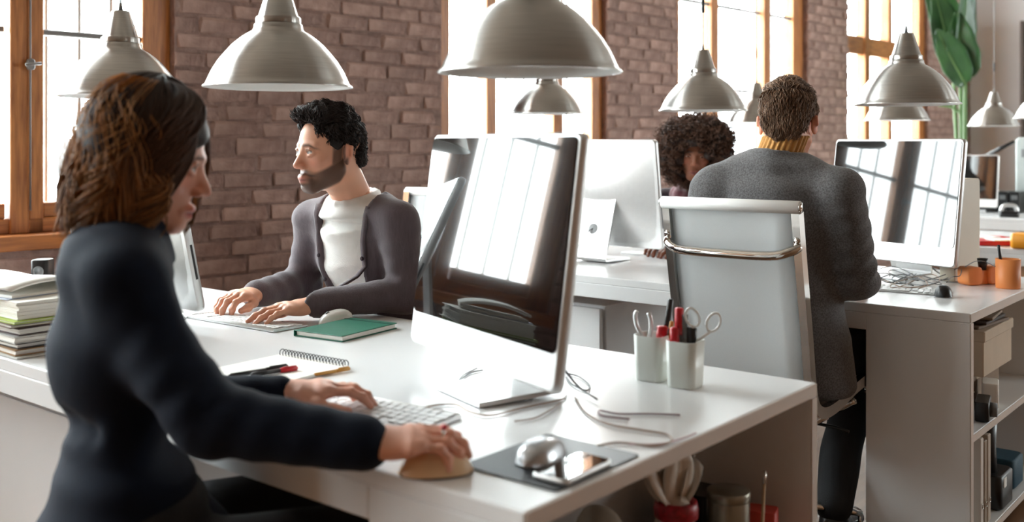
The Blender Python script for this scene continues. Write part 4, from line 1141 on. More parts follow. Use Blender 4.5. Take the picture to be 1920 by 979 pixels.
# ---- the near woman in the navy jacket -----------------------------------
def bob(M, c, parent, scale=1.0, seed=1):
    r = np.random.RandomState(seed); K = 18; groups = []
    v = Vol((-.15, -.17, -.2), (.15, .16, .17), .005)
    v.ell((0, -.014, .034), (.083, .106, .092), k=.01)
    v.etube([((0, -.038, .03), (1, 0, 0), .080, .068), ((0, -.042, -.065), (1, 0, 0), .078, .056), ((0, -.042, -.09), (1, 0, 0), .064, .046)], k=.03)
    v.ell((0, .105, -.035), (.070, .085, .085), k=.02, op='s')
    v.wrinkle(.004, 60, 2)
    V, Q = v.nets(); dark = lin(40, 27, 21); mid = lin(84, 54, 34); backlit = lin(176, 120, 66)  # golden tone is window backlight put into the tint
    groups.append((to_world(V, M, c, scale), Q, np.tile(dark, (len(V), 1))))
    N = 2800
    th = r.uniform(-math.pi, math.pi, N); th = np.where((th > -.7) & (th < 1.18), np.where(th < .2, -.7 - np.abs(r.normal(0, .6, N)), 1.18 + np.abs(r.normal(0, .5, N))), th)
    lay = r.uniform(.97, 1.07, N); phi0 = np.radians(np.where(r.uniform(size=N) < .75, r.uniform(66, 90, N), r.uniform(20, 66, N)))
    zend = -r.uniform(.060, .140, N) - .02 * (np.abs(th) > 2.0) * r.uniform(-1, 1, N); zend = np.where(np.abs(th) < 1.35, -r.uniform(.06, .125, N), zend)
    u = np.linspace(0, 1, K)[None, :]
    split = .5
    ph = np.where(u < split, phi0[:, None] * (1 - u / split), 0)
    zz = np.where(u < split, .036 + .101 * np.sin(ph), .036 + (zend[:, None] - .036) * ((u - split) / (1 - split)))
    w = np.clip((.036 - zz) / .18, 0, 1)
    fl = .97 + .09 * np.sin(w * 2.6) - .10 * w * (np.abs(th[:, None]) > 2.2)
    ph1, ph2 = r.uniform(0, 6.28, (N, 1)), r.uniform(0, 6.28, (N, 1)); f1 = r.uniform(1.3, 2.4, (N, 1))
    clump = np.round(th * 6) / 6; ph1 = clump[:, None] * 23 + r.normal(0, .25, (N, 1)); f1 = 1.7 + .5 * np.sin(clump[:, None] * 11) + r.normal(0, .06, (N, 1)); ph2 = clump[:, None] * 31 + r.normal(0, .35, (N, 1))
    lay = lay + .035 * np.sin(clump * 17)
    wav = (u ** 1.3) * (.020 + .010 * np.sin(clump[:, None] * 7) + r.normal(0, .002, (N, 1))); tht = th[:, None] + wav / .1 * np.sin(u * f1 * 6.28 + ph1)
    rad = lay[:, None] * fl * np.where(u < split, np.cos(ph), 1.0) + (u ** 1.5) * .10 * np.sin(u * f1 * 5.5 + ph2)
    X = .088 * rad * np.sin(tht); Y = -.010 + .103 * rad * np.cos(tht); Z = np.where(u < split, .036 + .097 * lay[:, None] * np.sin(ph), zz)
    path = np.stack([X, Y, Z], -1)
    tipm = sstep(.45, 1, u)[..., None] * r.uniform(.1, .8, (N, 1, 1)); top = r.uniform(.7, 1.4, (N, 1, 1))
    col = (dark * (1 - .5 * u[..., None]) + mid * .5 * u[..., None]) * top * (1 - tipm) + backlit * tipm
    rad_ = np.interp(np.linspace(0, 1, K), [0, .2, .7, .9, 1], [.0022, .0027, .0025, .0016, .0005])
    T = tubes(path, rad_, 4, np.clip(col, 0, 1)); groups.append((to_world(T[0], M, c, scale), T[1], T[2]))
    # side-swept fringe over the forehead
    N = 800; th0 = r.uniform(-.55, .55, N); u = np.linspace(0, 1, K)[None, :]
    cl = np.round(th0 * 8) / 8; thf = th0[:, None] + u ** .75 * (1.30 - .80 * th0[:, None] + r.normal(0, .08, (N, 1))) + .07 * u * np.sin(u * 8 + cl[:, None] * 20); ze = r.uniform(-.11, .03, (N, 1))
    rr = (1 - (1 - u) ** 2); Z = .135 * (1 - u ** 1.7) + ze * u ** 1.7; lay = r.uniform(.96, 1.08, (N, 1)) - .10 * np.clip((.02 - Z) / .1, 0, 1)
    X = .094 * rr * lay * np.sin(thf); Y = -.012 + .121 * rr * lay * np.cos(thf)
    path = np.stack([X, Y, Z], -1); col = np.broadcast_to(dark * r.uniform(.7, 1.6, (N, 1, 1)) + mid * .5 * u[..., None], path.shape)
    T = tubes(path, rad_, 4, np.clip(col, 0, 1)); groups.append((to_world(T[0], M, c, scale), T[1], T[2]))
    # flyaway hairs, all in the painted backlight tone
    N = 150; th = (math.pi + r.uniform(-1.7, 1.7, N))[:, None]; u = np.linspace(0, 1, K)[None, :]
    Z = .13 * (1 - u) + u * r.uniform(-.15, .03, (N, 1)); rr = np.sqrt(np.clip(1 - (Z / .145) ** 2, .05, 1)) * r.uniform(1.02, 1.2, (N, 1)) + .05 * np.sin(u * 12 + r.uniform(0, 6, (N, 1)))
    path = np.stack([.092 * rr * np.sin(th + .2 * np.sin(u * 7)), -.012 + .108 * rr * np.cos(th + .2 * np.sin(u * 7)), Z], -1)
    T = tubes(path, .0005 * np.ones(K), 3, np.broadcast_to(backlit, path.shape)); groups.append((to_world(T[0], M, c, scale), T[1], T[2]))
    g2 = [(a, q if q.shape[1] == 4 else q, cc) for a, q, cc in groups]
    return strands('hair', g2, parent)
def woman_navy():
    t = thing('person', 'woman with a wavy brown bob and navy jacket in the foreground, hand on mouse', 'person')
    sk = (226, 172, 150); fw = unit(V3(.93, -.36, 0)); lt = unit(np.cross(fw, UPV))
    J = dict(pelvis=V3(.86, 1.50, .56), neck=V3(.880, 1.560, 1.072), headc=None, fwd=fw, lat=lt,
             shR=V3(.812, 1.432, .998), shL=V3(.948, 1.71, 1.000), elR=V3(.865, 1.300, .800), wrR=V3(1.000, 1.092, .780),
             elL=V3(.955, 1.650, .765), wrL=V3(1.135, 1.462, .770),
             hipR=V3(.85, 1.42, .545), hipL=V3(.90, 1.58, .545), knR=V3(1.24, 1.24, .535), knL=V3(1.30, 1.47, .535), anR=V3(1.22, 1.24, .10), anL=V3(1.28, 1.47, .10), foot=V3(.93, -.36, 0))
    hc = V3(*at_depth(280, 297, 1.70)); J['headc'] = hc
    M = frame_of(unit(V3(.74, -.64, -.22)))
    parts = [make_head(hc, M, sk, .97, female=True, brow=(48, 32, 24), lip=(190, 84, 84), root=J['neck'] - UPV * .02, lids=.003)]
    tr = V3(.745, -.667, -.10); tl = V3(*on_z(652, 742, .757)) - J['wrL']
    parts.append(make_hand(J['wrR'], unit(tr) + V3(0, 0, .10), V3(-.05, -.1, 1), -1, sk, curl=(.55, .62, .70, .78), spread=.05, thumb=(.55, .25), elbow=J['elR'], scale=.90, lift=.30))
    parts.append(make_hand(J['wrL'], unit(tl) + V3(0, 0, .12), V3(0, 0, 1), +1, sk, curl=(.46, .5, .55, .6), spread=.08, thumb=(.6, .3), elbow=J['elL'], scale=.94, lift=.22))
    parts.append(core_body(J, sk, .62)); skin_mesh('body', parts, M_SKIN, t)
    # red stone ring on the mouse hand
    b = MB(); rg = J['wrR'] + unit(tr) * .105 + V3(0, 0, .018)
    b.lathe([(.0088, -.002), (.0098, -.002), (.0098, .002), (.0088, .002)], 16, rg, rot=Vector(unit(tr)).to_track_quat('Z', 'Y').to_matrix(), close=True); rb = b.build('ring', M_CHROME, t)
    b = MB(); b.lathe([(0, -.004), (.005, -.002), (.006, .001), (.003, .004), (0, .0045)], 10, rg + V3(0, -.003, .010)); b.build('ring_stone', M_RED, rb)
    # jacket
    lo, hi = V3(.50, 1.02, .36), V3(1.22, 1.95, 1.20)
    v = Vol(lo, hi, .0065)
    v.etube(torso_secs(J, .010, .80, .78, -.020), k=.02)
    p = J['pelvis']; v.etube([(p - UPV * .14, lt, .215, .195), (p - UPV * .0, lt, .190, .165), (p + UPV * .12, lt, .130, .100)], k=.04)
    v.cone(p + UPV * .30 - fw * .03, p + UPV * .43 - fw * .03, .075, .07, k=.05)
    for s_ in 'LR':
        v.cone(lerp(J['neck'], J['sh' + s_], .2) + V3(0, 0, -.01), J['sh' + s_], .050, .050, k=.05); v.cone(lerp(J['neck'], J['pelvis'], .3) - fw * .03, J['sh' + s_] - UPV * .05 - fw * .01, .055, .042, k=.05)
        sleeve(v, J['sh' + s_], J['el' + s_], J['wr' + s_], r=(.055, .053, .054, .042) if s_ == 'R' else (.050, .040, .038, .032), fold=.0025, seed=5 if s_ == 'L' else 6, stop=.95)
    nk = J['neck']
    v.etube([(nk + V3(0, 0, -.05), lt, .085, .078), (nk + V3(.004, 0, .012), lt, .066, .066), (nk + V3(.010, 0, .050), lt, .063, .064)], k=.02, cap=.1)
    for (dz, a0, a1, dr, rr_) in ((.205, 2.0, 5.6, .108, .007),):
        cr = []
        for k in range(9):
            a = a0 + (a1 - a0) * k / 8; q = lerp(J['pelvis'], J['neck'], dz / .51)
            cr.append(q + lt * (dr * 1.12 * math.cos(a)) + fw * (dr * math.sin(a)) + UPV * (.018 * math.sin(k * 1.1)))
        v.limb(cr, [.003] + [rr_] * 7 + [.003], k=.035, op='s')
    v.wrinkle(.005, 34, 12, axis=(.3, .2, 1)); v.halfspace(V3(0, 0, .40), -UPV)
    v.cone(nk + V3(.004, 0, -.0), nk + V3(.02, 0, .12), .056, .057, k=.004, op='s')
    V, Q = v.nets(); skin_mesh('jacket', [(V, Q, None)], M_NAVY, t)
    legs(J, t, M_DARKTR, r=(.082, .064, .05)); shoes(J, t)
    bob(M, hc, t, 1.0)
    return t
woman_navy()

# ---- woman with curly hair across the second desk ------------------------
def woman_curly():
    t = thing('person', 'woman with a big curly afro and plaid scarf looking down at the second desk', 'person')
    sk = (150, 96, 72); fw = unit(V3(-.97, -.12, 0)); lt = unit(np.cross(fw, UPV))
    J = dict(pelvis=V3(4.42, 2.38, .56), neck=V3(4.17, 2.325, 1.0), fwd=fw, lat=lt, shL=V3(4.16, 2.16, .945), shR=V3(4.13, 2.49, .945),
             elL=V3(4.10, 2.11, .775), wrL=V3(3.86, 2.20, .775), elR=V3(4.08, 2.50, .775), wrR=V3(3.88, 2.345, .775),
             hipL=V3(4.38, 2.30, .545), hipR=V3(4.38, 2.46, .545), knL=V3(4.06, 2.28, .54), knR=V3(4.06, 2.5, .54), anL=V3(4.10, 2.28, .1), anR=V3(4.10, 2.5, .1), foot=V3(-1, 0, 0))
    hc = V3(*at_depth(1304, 288, 4.52)); J['headc'] = hc
    M = frame_of(unit(V3(-.87, -.47, -.14)), (0.0, -.06, 1))
    parts = [make_head(hc, M, sk, .95, female=True, brow=(26, 16, 14), lip=(134, 66, 64), root=J['neck'] - UPV * .02, lids=.0085, gaze=(-.1, 1, -.35), blush=(176, 100, 74))]
    parts.append(make_hand(J['wrL'], V3(-1, .2, -.05), V3(0, 0, 1), +1, sk, elbow=J['elL'], h=.004, nails=(170, 116, 96)))
    parts.append(make_hand(J['wrR'], V3(-1, -.25, -.05), V3(0, 0, 1), -1, sk, elbow=J['elR'], h=.004, nails=(170, 116, 96)))
    parts.append(core_body(J, sk, .8)); skin_mesh('body', parts, M_SKIN, t)
    v = Vol(V3(3.78, 1.98, .42), V3(4.66, 2.7, 1.12), .009); v.etube(torso_secs(J, .01, .9), k=.02)
    for s_ in 'LR':
        v.cone(lerp(J['neck'], J['sh' + s_], .25), J['sh' + s_], .042, .052, k=.04); sleeve(v, J['sh' + s_], J['el' + s_], J['wr' + s_], r=(.058, .052, .048, .038), seed=7)
    v.wrinkle(.004, 40, 3); V, Q = v.nets(); skin_mesh('sweater', [(V, Q, None)], M_DKTOP, t)
    v = Vol(V3(3.9, 2.1, .72), V3(4.36, 2.56, 1.12), .006); nk = J['neck']
    ring = [nk + V3(-.03, 0, -.005) + lt * .085 * math.cos(a) + fw * (.080 * math.sin(a)) + UPV * (-.025 * math.sin(a)) for a in np.linspace(0, 2 * math.pi, 13)]
    v.limb(ring, [.034] * 13, k=.02)
    for sg in (-1, 1): v.limb([nk + fw * .085 + lt * sg * .035 - UPV * .03, nk + fw * .13 + lt * sg * .05 - UPV * .13, nk + fw * .12 + lt * sg * .055 - UPV * .24], [.034, .036, .032], k=.02)
    v.wrinkle(.005, 70, 6, axis=(0, 1, .3)); V, Q = v.nets(); skin_mesh('scarf', [(V, Q, None)], M_SCARF, t)
    legs(J, t, M_DARKTR); shoes(J, t)
    # afro
    r = np.random.RandomState(4); v = Vol((-.2, -.2, -.2), (.2, .2, .22), .006)
    v.ell((0, -.028, .035), (.145, .125, .115), k=.02); v.ell((0, -.035, -.045), (.140, .10, .095), k=.04)
    v.ell((0, .105, -.045), (.068, .095, .090), k=.02, op='s'); v.wrinkle(.010, 90, 5, 9)
    V, Q = v.nets(); cb = lin(52, 37, 32)
    groups = [(to_world(V, M, hc, 1.04), Q, np.tile(cb, (len(V), 1)))]
    e1 = V[Q[:, 1]] - V[Q[:, 0]]; e2 = V[Q[:, 2]] - V[Q[:, 0]]; N_ = np.cross(e1, e2); N_ /= np.linalg.norm(N_, axis=1)[:, None] + 1e-12; cen = V[Q].mean(1)
    ok = np.nonzero(np.linalg.norm((cen - [0, .105, -.045]) / [.076, .10, .098], axis=1) > 1.0)[0]
    n = 3600; pk = r.choice(ok, n); p = cen[pk]; nn = N_[pk]; K = 9; u = np.linspace(0, 1, K)[None, :, None]
    a = np.cross(nn, r.normal(size=(n, 3))); a /= np.linalg.norm(a, axis=1)[:, None]; bq = np.cross(nn, a); ph = r.uniform(0, 6.28, (n, 1, 1)); tw = r.uniform(5, 11, (n, 1, 1)); rr = r.uniform(.004, .009, (n, 1, 1))
    path = p[:, None, :] + nn[:, None, :] * (u * r.uniform(.012, .036, (n, 1, 1))) + rr * (a[:, None, :] * np.cos(tw * u + ph) + bq[:, None, :] * np.sin(tw * u + ph))
    cols = np.broadcast_to(cb * r.uniform(.7, 1.9, (n, 1, 1)) + lin(130, 92, 70) * .5 * u, path.shape)
    T = tubes(path, .0016 * np.ones(K), 3, np.clip(cols, 0, 1)); groups.append((to_world(T[0], M, hc, 1.04), T[1], T[2]))
    strands('hair', groups, t)
    return t
woman_curly()

# backless stool under the near woman
M_STOOL = mat('black_vinyl', (26, 26, 28), 0.45, var=0.1)
t = thing('stool', 'round black stool under the near woman, hidden by her jacket', 'stool', (.86, 1.50, 0))
b = MB(); b.lathe([(0, .385), (.15, .385), (.165, .395), (.17, .42), (.16, .44), (0, .446)], 32); b.build('seat', M_STOOL, t)
b = MB(); b.lathe([(.025, .06), (.025, .22), (.016, .222), (.016, .386), (0, .386)], 16); b.build('column', M_CHROME, t)
b = MB(); b.lathe([(0, 0), (.20, 0), (.20, .008), (.05, .04), (.028, .07), (0, .07)], 32); b.build('base', M_CHROME, t)
# ------------------------------------------------------------------ keyboards
M_KEY = mat('white_key', (236, 237, 238), 0.4, var=0.01)
_kk = MB(); _kk.rbox((0, 0, .0015), (.0155, .0155, .003), .002, 2); KEY = _kk.mesh('key', M_KEY)
_kk = MB(); _kk.rbox((0, 0, .0015), (.090, .0155, .003), .002, 2); KEYW = _kk.mesh('key', M_KEY)
_kk = MB(); _kk.rbox((0, 0, .0015), (.025, .0155, .003), .002, 2); KEYM = _kk.mesh('key', M_KEY)
def keyboard(label, loc, rotz, wide=False):
    """typist sits at local -Y"""
    t = thing('keyboard', label, 'keyboard', loc, rotz, 'thin white aluminium keyboards')
    w = .43 if wide else .285
    b = MB(); b.prism([(-.057, .0012), (.057, .0012), (.057, .0085), (-.057, .004)], 0, -w / 2, w / 2); b.build('base_plate', M_ALU_SOFT, t)
    b = MB(); b.tube([(-w / 2 + .004, .053, .006), (w / 2 - .004, .053, .006)], .005, 8); b.build('rear_foot', M_WPLAS, t)
    def key(me, x, y): link('key', me, t, (x, y, .0040 + .0395 * (y + .057)), (math.atan(.0395), 0, 0))
    for r_ in range(5):
        y = .040 - r_ * .0190
        if r_ < 4:
            for c in range(13): key(KEY, -.133 + .0045 + c * .019 + (r_ % 2) * .004 - (w - .285) / 2, y)
            key(KEYM, .133 - .003 - (w - .285) / 2 - .006 + (r_ % 2) * .002, y)
        else:
            for c in (0, 1, 2, 10, 11, 12): key(KEY, -.1285 + c * .0195 - (w - .285) / 2 - (.002 if c < 3 else 0), y)
            key(KEYW, -.0115 - (w - .285) / 2, y)
        if wide:
            for c in range(6): key(KEY, .082 + .0015 + c * .0195 + (.008 if c > 2 else 0) - .0, y) if c != 6 else None
    return t
def mouse(label, loc, rotz, m, m2=None, L_=.112, w=.060, hgt=.034):
    t = thing('computer_mouse', label, 'mouse', loc, rotz, 'computer mice')
    b = MB(); rows = []; n = 12
    pts = []
    for i in range(n + 1):
        u = i / n * 2 - 1; row = []
        for j in range(13):
            v_ = j / 12 * 2 - 1; rr = math.sqrt(max(0, 1 - abs(u) ** 2.6)); ww = w / 2 * rr * (1 - .06 * u)
            hh = hgt * max(0, 1 - abs(v_) ** 2.5) ** .5 * max(0, 1 - abs(u) ** 2.3) ** .5 * (1 - .15 * u)
            row.append((u * L_ / 2, v_ * ww, .003 + hh))
        pts.append(row)
    b.grid(pts); b.f = [f[::-1] for f in b.f]
    if not b.f: pass
    b.build('shell', m, t)
    b = MB(); o_ = [(L_ / 2 * .97 * math.cos(a), w / 2 * .97 * math.sin(a)) for a in [2 * math.pi * k / 20 for k in range(20)]]; b.prism(o_, 2, .0006, .0035); b.build('sole', m2 or M_GREYP, t)
    b = MB(); b.lathe([(0, -.003), (.006, -.003), (.006, .003), (0, .003)], 12, (L_ * .24, 0, hgt * .84), rot=Rx(math.pi / 2)); b.build('scroll_ball', M_GREYP, t)
    return t
KA = ICA + math.pi + .05
keyboard('white keyboard under the near woman\'s left hand', (1.243, 1.335, DZ), -math.pi / 2 + .08)
keyboard('white keyboard under the hands of the man in the cardigan', (1.655, 2.335, DZ), math.pi / 2 + .04, True)
keyboard('white keyboard below the cable tangle before the blazer man\'s monitor', tuple(on_z(1690, 545, DZ)), -math.pi / 2 + .12)
keyboard('white keyboard under the hands of the curly-haired woman', (3.80, 2.33, DZ), math.pi / 2)
M_MOUSE_O = mat('amber_mouse_shell', (226, 196, 160), 0.35, var=0.05)  # whitish shell; warm tone cast by the hand is put into its colour
mouse('pale mouse under the near woman\'s right hand', (1.070, 1.028, DZ + .0), -.73, M_MOUSE_O, M_BLACK)
mouse('white mouse between the green notebook and the man\'s sleeve', (1.800, 2.102, DZ), 3.0, M_WPLAS, L_=.105, w=.054)
mouse('silvery white mouse lying behind the phone on the mouse pad', (1.215, .945, DZ + .003), .15, mat('silver_shell', (190, 192, 196), .22, metal=.5, var=.03), L_=.11, hgt=.03)
mouse('small black mouse beside the blazer man\'s keyboard', tuple(on_z(1769, 556, DZ)), .3, M_BLACK, L_=.09, w=.055)

# ------------------------------------------------------------------ near desk: pad, phone, books, pens
M_PAD = mat('black_rubber_pad', (28, 31, 36), 0.45, var=0.08, scale=20)
b = MB(); b.rbox((0, 0, .0017), (.215, .180, .0026), .008, 3); tag(b.build('mouse_pad', M_PAD, None, (1.2235, .933, DZ)), 'black mouse pad near the desk corner under the phone', 'mouse pad')
t = thing('smartphone', 'black smartphone with pale rim lying on the mouse pad', 'phone', (1.197, .874, DZ + .0032), .03)
b = MB(); b.rbox((0, 0, .0045), (.124, .062, .008), .010, 5); b.build('case', M_ALU_SOFT, t)
b = MB(); b.rbox((0, 0, .0087), (.118, .057, .0012), .008, 5); b.build('screen', M_SCREEN, t)
b = MB(); b.lathe([(0, .0094), (.005, .0094), (.005, .0092), (0, .0092)], 14, (-.053, 0, 0)); b.build('home_button', M_BLACK, t)
M_GREEN = mat('green_cloth_cover', (8, 98, 76), 0.5, var=0.08, scale=60, bump=.15, bscale=400)
t = thing('notebook', 'green hardcover notebook on the desk before the man in the cardigan', 'notebook', (1.731, 1.980, DZ), math.radians(8))
b = MB(); b.box((0, 0, .0145), (.216, .158, .0022), None, 0, .0009); b.build('cover', M_GREEN, t)
b = MB(); b.box((0, 0, .0015), (.216, .158, .0022), None, 0, .0009); b.build('cover', M_GREEN, t)
b = MB(); b.box((-.0005, .0785, .008), (.216, .0022, .0145)); b.build('spine', M_GREEN, t)
b = MB(); b.box((.001, 0, .008), (.206, .150, .0105)); b.build('page_block', M_PAPER, t)
b = MB(); b.box((.085, 0, .0160), (.006, .1585, .0008)); b.build('elastic_band', mat('dark_green_band', (4, 60, 48), .6, var=.05), t)
t = thing('spiral_notepad', 'open white spiral notepad with pens on it beside the near woman\'s arm', 'notepad', (1.347, 1.752, DZ), .06)
b = MB(); b.box((0, 0, .004), (.195, .215, .0065), None, 0, .001); b.build('page_block', M_PAPER, t)
for k in range(21):
    y = -.10 + k * .010
    b = MB(); b.tube([(.0955 + .0085 * math.cos(a) - .002, y + .0012 * math.sin(a), .0105 + .0085 * math.sin(a)) for a in [2 * math.pi * i / 10 for i in range(11)]], .0011, 5, cap=False); b.build('wire_loop', M_CABLE_B, t)
def pen(label, p0, p1, m, cap=None, r=.0045, name='pen', cat='pen'):
    p0, p1 = Vector(p0), Vector(p1); t = thing(name, label, cat, p0); d = p1 - p0
    b = MB(); b.tube([(0, 0, 0), d * .05, d * .62], [r * .4, r, r], 10); b.build('barrel', m, t)
    b = MB(); b.tube([d * .62, d * .63, d * .985, d], [r * 1.0, r * 1.12, r * 1.08, r * .6], 10); c_ = b.build('cap', cap or m, t)
    s_ = Vector((0, 0, 1)) if abs(d.normalized().z) < .5 else d.orthogonal().normalized(); b = MB(); b.tube([d * .97 + s_ * r * 1.2, d * .68 + s_ * r * 1.25], [.0012, .0012], 6); b.build('clip', cap or m, c_)
    return t
ZP = DZ + .0125
pen('black pen lying across the white spiral notepad', on_z(428, 705, ZP), on_z(540, 687, ZP), M_BLACK, name='pen')
pen('red capped pen on the notepad touching the black pen', on_z(470, 703, ZP), on_z(558, 690, ZP), M_BLACK, M_RED)
M_PENCIL = mat('yellow_pencil', (204, 146, 62), .45, var=.06)
M_NAVYP = mat('navy_pen', (36, 50, 110), .3, var=.05)
pen('wooden pencil beside the near woman\'s left hand', on_z(588, 703, DZ + .006), on_z(656, 691, DZ + .006), M_PENCIL, M_PENCIL, .0036, 'pencil', 'pencil')

# ------------------------------------------------------------------ pen cups
M_CUP = mat('white_ceramic', (226, 230, 224), .3, var=.02)
def cup(label, loc, rotz, m=M_CUP, w=.066, hgt=.092, r=.016, taper=.9):
    t = thing('pen_cup', label, 'pen holder', loc, rotz, 'pen cups')
    b = MB(); n = 6; out = []
    for k, (cu, cw) in enumerate(((1, 1), (-1, 1), (-1, -1), (1, -1))):
        for j in range(n + 1):
            a = math.pi / 2 * (k + j / n); out.append((cu * (w / 2 - r) + r * math.cos(a), cw * (w / 2 - r) + r * math.sin(a)))
    m_ = len(out); V = []; F = []
    for (z_, s_) in ((0, taper * .96), (.004, taper), (hgt, 1), (hgt, .93), (.006, taper * .9)):
        V += [(x * s_, y * s_, z_) for x, y in out]
    for i in range(4):
        for j in range(m_): F.append((i * m_ + j, i * m_ + (j + 1) % m_, (i + 1) * m_ + (j + 1) % m_, (i + 1) * m_ + j))
    F.append(tuple(range(m_))[::-1]); F.append(tuple(4 * m_ + j for j in range(m_)))
    b.add(V, F, 0, True); b.s[-1] = b.s[-2] = False; b.build('cup_wall', m, t)
    return t
C1 = on_z(1224, 711, DZ); C2 = on_z(1285, 724, DZ)
cup('white pen cup holding pliers and a red marker, farther of the pair', C1, .1); cup('white pen cup holding scissors and markers, nearer of the pair', C2, .1)
def upright(c, dx, dy, lean, L_): 
    p = Vector((c.x + dx, c.y + dy, c.z + .012)); return p, p + Vector((lean[0], lean[1], 1)).normalized() * L_
pen('fat red marker standing in the farther white cup', *upright(C1, .008, -.012, (.02, -.05), .098), M_WPLAS, M_RED, .0105, 'marker', 'marker')
pen('navy pen with black cap standing tall in the farther cup', *upright(C1, .018, -.006, (.12, -.10), .152), M_NAVYP, M_BLACK, .0058)
pen('tan pencil standing in the farther white cup', *upright(C1, .015, -.020, (.0, -.15), .11), M_PENCIL, M_PENCIL, .0042, 'pencil', 'pencil')
pen('red and white marker in the nearer cup, its cap up', *upright(C2, -.012, .012, (.0, .06), .105), M_WPLAS, M_RED, .0085, 'marker', 'marker')
pen('tall red marker with light barrel in the nearer cup', *upright(C2, .0, .014, (.05, .03), .142), M_CABLE_G, M_RED, .0082, 'marker', 'marker')
pen('grey marker leaning in the nearer white cup', *upright(C2, .006, .004, (.05, .04), .130), M_GREYP, M_GREYP, .008, 'marker', 'marker')
pen('black marker in the nearer white cup beside the scissors', *upright(C2, .012, -.004, (.03, -.02), .104), M_BLACK, M_BLACK, .0095, 'marker', 'marker')
# pliers (two handles) and scissors
t = thing('pliers', 'small steel pliers with curved handles in the farther cup', 'pliers', (C1.x, C1.y, C1.z + .01))
for s_, of in ((-1, 0), (1, 0)):
    b = MB(); b.tube(bez([(-.008, .0, .0), (-.010, .006 + s_ * .002, .06), (-.014, .012 + s_ * .016, .095), (-.016, .014 + s_ * .018, .118), (-.016, .014 + s_ * .014, .128)], 5), .0048, 8); b.build('handle', M_ALU_SOFT, t)
b = MB(); b.lathe([(0, -.004), (.006, -.004), (.006, .004), (0, .004)], 12, (-.010, .007, .062), rot=Ry(math.pi / 2)); b.build('pivot', M_CHROME, t)
t = thing('scissors', 'scissors with white ring handles in the nearer cup', 'scissors', (C2.x, C2.y, C2.z + .008))
for s_ in (-1, 1):
    R_ = Vector((SH, -CH, 0)); ctr = Vector((.012, -.010, .118)) + R_ * (.021 * s_ + .020) + Vector((0, 0, .010 if s_ < 0 else 0))
    ring = [ctr + R_ * (.0135 * math.cos(a) + .004 * s_ * math.sin(a)) + Vector((0, 0, .0185 * math.sin(a))) for a in [2 * math.pi * i / 18 for i in range(19)]]
    b = MB(); b.tube(ring, .0026, 8, cap=False); b.tube([ring[13], Vector((.012, -.010, .072)) - R_ * .002 * s_], [.003, .003], 8); h_ = b.build('ring_handle', M_WPLAS, t)
    b = MB(); b.tube([Vector((.012, -.010, .074)), Vector((.012, -.010, .004)) - R_ * .004 * s_], [.005, .0012], 6, flat=.3); b.build('blade', M_CHROME, h_)

# ------------------------------------------------------------------ cables on the near desk
def cable(label, pix, m, z=DZ + .003, r=.0021, lift=None, name='cable'):
    pts = [Vector(on_z(p[0], p[1], z + (p[2] if len(p) > 2 else 0))) for p in pix]; o = pts[0].copy()
    pts = [q - o for q in pts]
    b = MB(); cv = bez(pts, 8)
    for q in cv: q.z = max(q.z, -.0008)
    b.tube(cv, r * .78, 7); return tag(b.build(name, m, None, o), label, 'cable', 'cables lying on the desks')
cable('long tan cable running from under the screen across the near desk', [(700, 802), (790, 766), (850, 758), (880, 772), (920, 779), (980, 765), (1050, 750), (1062, 742)], M_CABLE_T, r=.0024)
cable('grey cable looping out left beneath the near monitor', [(905, 694), (880, 700), (856, 722), (870, 735), (900, 728), (930, 742), (940, 720)], M_CABLE_G)
cable('thin grey cable making a second loop beneath the near monitor', [(895, 690), (868, 704), (850, 726), (832, 730)], M_CABLE_G, r=.0018)
cable('thin pale cable trailing left of the monitor foot', [(965, 790), (1000, 785), (1030, 770), (1050, 756)], M_CABLE_T, r=.0018)
cable('dark cable curling right behind the near monitor', [(1062, 700), (1085, 706), (1105, 722), (1100, 732), (1075, 722), (1062, 708)], M_CABLE_B, r=.0023)
cable('long tan cable looping right towards the desk edge', [(1078, 745), (1100, 775), (1140, 795), (1200, 806), (1250, 815), (1258, 828), (1225, 836), (1160, 830), (1120, 836)], M_CABLE_T, r=.0024)
cable('thin mauve cable lying in a flat loop near the pen cups', [(1275, 778), (1220, 776), (1160, 776), (1125, 770), (1130, 780), (1180, 786)], mat('mauve_cable', (136, 110, 118), .5, var=.08), r=.0022)
cable('thin pink cable joining the loops at the desk edge', [(1180, 833), (1235, 833), (1280, 822), (1305, 812)], mat('pink_cable', (178, 140, 142), .5, var=.08), r=.0018)
cable('thin cable bent beside the man in the cardigan\'s keyboard', [(345, 600), (360, 590), (380, 594), (420, 604), (470, 612)], M_CABLE_G, r=.0016)

# ------------------------------------------------------------------ stack of papers and folders at the left
SX, SY = 1.165, 2.47
layers = [(.004, (205, 205, 200), 'grey magazine at the bottom of the left paper stack', 'magazine', .26, .35, .02),
          (.014, (150, 118, 84), 'brown folder near the bottom of the left paper stack', 'folder', .25, .33, -.03),
          (.012, (70, 66, 64), 'dark folder above the brown folder in the left stack', 'folder', .24, .32, .03),
          (.016, (190, 190, 188), 'pale grey file in the middle of the left stack', 'file', .25, .33, -.02),
          (.016, (92, 78, 80), 'plum-brown folder in the middle of the left stack', 'folder', .24, .32, .05),
          (.010, (122, 104, 92), 'thin taupe folder under the green one in the left stack', 'folder', .25, .31, -.04),
          (.007, (170, 190, 92), 'lime green folder under the white pad in the left stack', 'folder', .25, .32, .02),
          (.040, (240, 238, 232), 'thick white pad on top of the green folder', 'paper pad', .24, .32, .0)]
z = DZ + .0012
